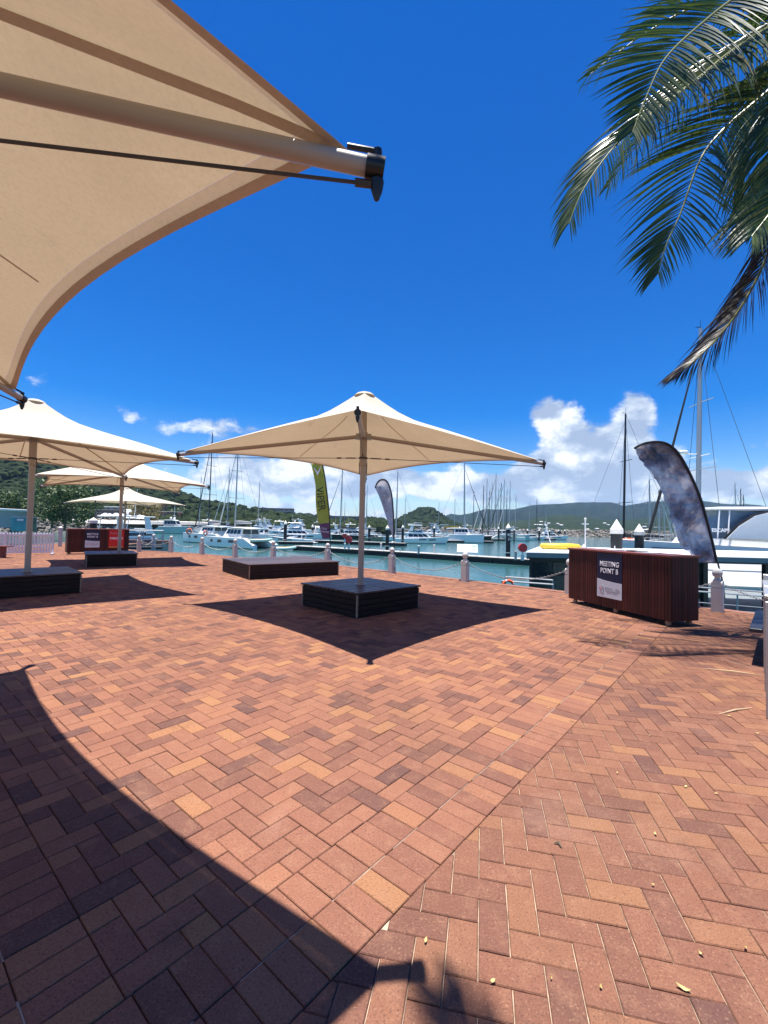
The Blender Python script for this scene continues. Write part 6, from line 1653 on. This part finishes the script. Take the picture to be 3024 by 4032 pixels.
# ================================================================== COCONUT PALM
def smooth_path(pts, n):
    pts = [Vector(p) for p in pts]; out = []
    for i in range(n):
        s = i / (n - 1) * (len(pts) - 1); j = min(int(s), len(pts) - 2); t = s - j
        p0 = pts[max(j - 1, 0)]; p1 = pts[j]; p2 = pts[j + 1]; p3 = pts[min(j + 2, len(pts) - 1)]
        out.append(.5 * ((2 * p1) + (p2 - p0) * t + (2 * p0 - 5 * p1 + 4 * p2 - p3) * t * t + (3 * p1 - p0 - 3 * p2 + p3) * t ** 3))
    return out
def frond(palm, spine, nl, ln, m='palmleaf', single=False, droop=1.0, spread=1.0, seed=0, start=.12, wd=.033, roll=0.0):
    rr = random.Random(seed); o = palm.location
    sp = smooth_path(spine, 40)
    fr_ = MB(); fr_.tube([p - o for p in sp], [.030 * (1 - .9 * i / 39) + .003 for i in range(40)], 6)
    f = fr_.build('frond', 'rachis', palm)
    joint = MB()
    for i in range(nl):
        s = start + (1 - start) * (i + rr.uniform(-.3, .3)) / nl
        s = min(max(s, start), .999); x = s * 39; j = min(int(x), 38); p = sp[j].lerp(sp[j + 1], x - j)
        T = (sp[min(j + 2, 39)] - sp[max(j - 1, 0)]).normalized()
        S = T.cross(Vector((0, 0, 1)))
        S = S.normalized() if S.length > .1 else Vector((1, 0, 0))
        N = S.cross(T).normalized()
        S, N = S * math.cos(rad(roll)) + N * math.sin(rad(roll)), N * math.cos(rad(roll)) - S * math.sin(rad(roll))
        sf = (s - start) / (1 - start)
        L = ln * (.45 + 1.1 * math.sin(PI * (sf * .80 + .14)) ** .9 * .62) * rr.uniform(.85, 1.12) * (1 - .45 * max(0, sf - .6) / .4)
        for sd in (-1, 1):
            fwdk = .50 + .75 * sf ** 2.5
            d = (S * sd * spread * (1 - .25 * sf) + T * fwdk + N * .25 + Vector((rr.gauss(0, .05), rr.gauss(0, .05), rr.gauss(0, .05)))).normalized()
            seg = 6; q = p - o; pts = [q]; g = droop * rr.uniform(.75, 1.2)
            for k in range(seg):
                d = (d + Vector((0, 0, -1)) * g * .26 * (1 - .35 * sf)).normalized()
                q = q + d * L / seg; pts.append(q)
            mb = MB() if single else joint
            mb.cur = min(1, max(0, rr.gauss(.45, .2) + (.25 if rr.random() < .06 else 0)))
            W_ = wd * rr.uniform(.75, 1.15); rows_ = []
            for k, qq in enumerate(pts):
                tt = (pts[min(k + 1, seg)] - pts[max(k - 1, 0)]).normalized()
                a_ = tt.cross(T.lerp(N, .35))
                a_ = a_.normalized() if a_.length > .05 else S
                nn = a_.cross(tt).normalized()
                w_ = W_ * (.35, .85, 1, .9, .68, .38, .03)[k] / 2
                rows_.append([qq + a_ * w_, qq + nn * w_ * .45, qq - a_ * w_])
            mb.grid(rows_)
            if single: mb.build('leaflet', m, f, attr=True)
    if not single: tag(joint.build('leaflets', m, f, attr=True), kind='stuff')
    return f
crown_p = at_depth(3260, 60, 6.15)
palm = thing('coconut_palm', 'coconut palm whose green fronds hang in from the upper corner', 'palm tree', (crown_p.x + .25, crown_p.y + .1, 0))
o = palm.location
tr = MB(); pth = smooth_path([o, o + Vector((.05, .05, 2.5)), crown_p + Vector((.1, .05, -2.5)), crown_p - Vector((0, 0, .3))], 60)
tr.tube([p - o for p in pth], [.20 - .085 * i / 59 + (.010 if i % 3 == 0 else 0) + (.10 * max(0, 1 - i / 5)) for i in range(60)], 14); flat_smooth(tr.build('trunk', 'bark', palm))
cr = MB(); cr.lathe([(0, -.5), (.12, -.45), (.20, -.15), (.22, .05), (.12, .35), (0, .45)], 10, crown_p - o); cr.build('crown_heart', 'rachis', palm, smooth=True)
D = at_depth
FR = [([crown_p, D(3120, -200, 5.95), D(2960, -60, 5.8), D(2794, 68, 5.7), D(2625, 224, 5.6), D(2545, 380, 5.55), D(2490, 520, 5.5)], 84, 1.0, 'palmleaf', False, .30, 1.0),
      ([crown_p, D(3130, 62, 6.05), D(3023, 112, 6.05), D(2870, 210, 6.05), D(2740, 315, 6.05), D(2560, 450, 6.1), D(2421, 575, 6.1), D(2300, 740, 6.1), D(2240, 880, 6.1)], 112, 1.15, 'palmleaf', True, .95, 1.0),
      ([crown_p, D(3150, 240, 6.25), D(3023, 360, 6.35), D(2860, 500, 6.5), D(2760, 624, 6.6), D(2680, 840, 6.65), D(2625, 960, 6.7), D(2590, 1080, 6.75)], 92, 1.1, 'palmleaf', False, .42, 1.0),
      ([crown_p, D(3230, 350, 5.6), D(3150, 640, 5.5), D(3060, 800, 5.45), D(2960, 930, 5.45)], 80, 1.0, 'palmleaf', False, .9, 1.0),
      ([crown_p, D(3180, 420, 6.6), D(3090, 760, 6.8), D(3023, 1000, 6.9), D(2930, 1190, 6.95), D(2828, 1329, 7.0), D(2730, 1425, 7.0), D(2690, 1455, 7.0)], 120, .95, 'palmdry', False, .7, .5),
      ([crown_p, D(3130, 160, 6.7), D(3030, 270, 6.9), D(2960, 470, 7.1), D(2930, 700, 7.2), D(2935, 820, 7.2)], 110, 1.15, 'palmleaf', False, 1.2, .8)]
FR += [([crown_p, D(3220, 250, 5.9), D(3130, 420, 5.8), D(3050, 640, 5.8), D(3000, 860, 5.8)], 70, 1.1, 'palmleaf', False, 1.1, .8)]
for i, (spn, nl, ln, m, sg, dr, spd) in enumerate(FR):
    frond(palm, spn, nl, ln, m, sg, dr, spd, 40 + i, roll=(58, 38, 62, 45, 20, 50, 50)[i])
for i, (a, e, L) in enumerate(((10, 40, 4.4), (60, 30, 4.6), (110, 55, 4.2), (-40, 25, 4.5), (-75, 60, 4.2), (150, 70, 3.6), (30, -5, 4.2))):
    aa, ee = rad(a), rad(e); h = Vector((math.cos(aa), math.sin(aa), 0))
    pts = [crown_p + h * (L * s * math.cos(ee * (1 - s * .6))) + Vector((0, 0, L * (s * math.sin(ee) - .75 * s * s))) for s in (0, .2, .4, .6, .8, 1)]
    frond(palm, pts, 56, .95, 'palmleaf', False, .9, .9, 70 + i)

# a second palm stands behind the viewpoint; only its shadow reaches the paving in view
c2 = Vector((1.2, -2.0, 9.3))
palm2 = thing('coconut_palm', 'coconut palm behind the viewpoint that shades the lower edge of the paving', 'palm tree', (2.0, -3.2, 0))
tr = MB(); pth = smooth_path([palm2.location, palm2.location + Vector((.05, .1, 3)), c2 + Vector((.2, -.3, -2.5)), c2 - Vector((0, 0, .2))], 40)
tr.tube([p - palm2.location for p in pth], [.20 - .085 * i / 39 for i in range(40)], 12); tr.build('trunk', 'bark', palm2)
frond(palm2, [c2, Vector((.85, -1.2, 9.7)), Vector((.4, -.2, 9.6)), Vector((-.08, .75, 9.0)), Vector((-.36, 1.42, 8.3))], 90, .8, 'palmleaf', False, 1.0, .6, 90)
for i, (a, e, L) in enumerate(((200, 30, 4.2), (250, 20, 4.4), (300, 40, 4.3), (340, 15, 4.4), (225, 60, 4.0), (10, 55, 3.6))):
    aa, ee = rad(a), rad(e); h = Vector((math.cos(aa), math.sin(aa), 0))
    frond(palm2, [c2 + h * (L * s * math.cos(ee * (1 - s * .6))) + Vector((0, 0, L * (s * math.sin(ee) - .75 * s * s))) for s in (0, .2, .4, .6, .8, 1)], 60, .9, 'palmleaf', False, .9, .9, 100 + i)
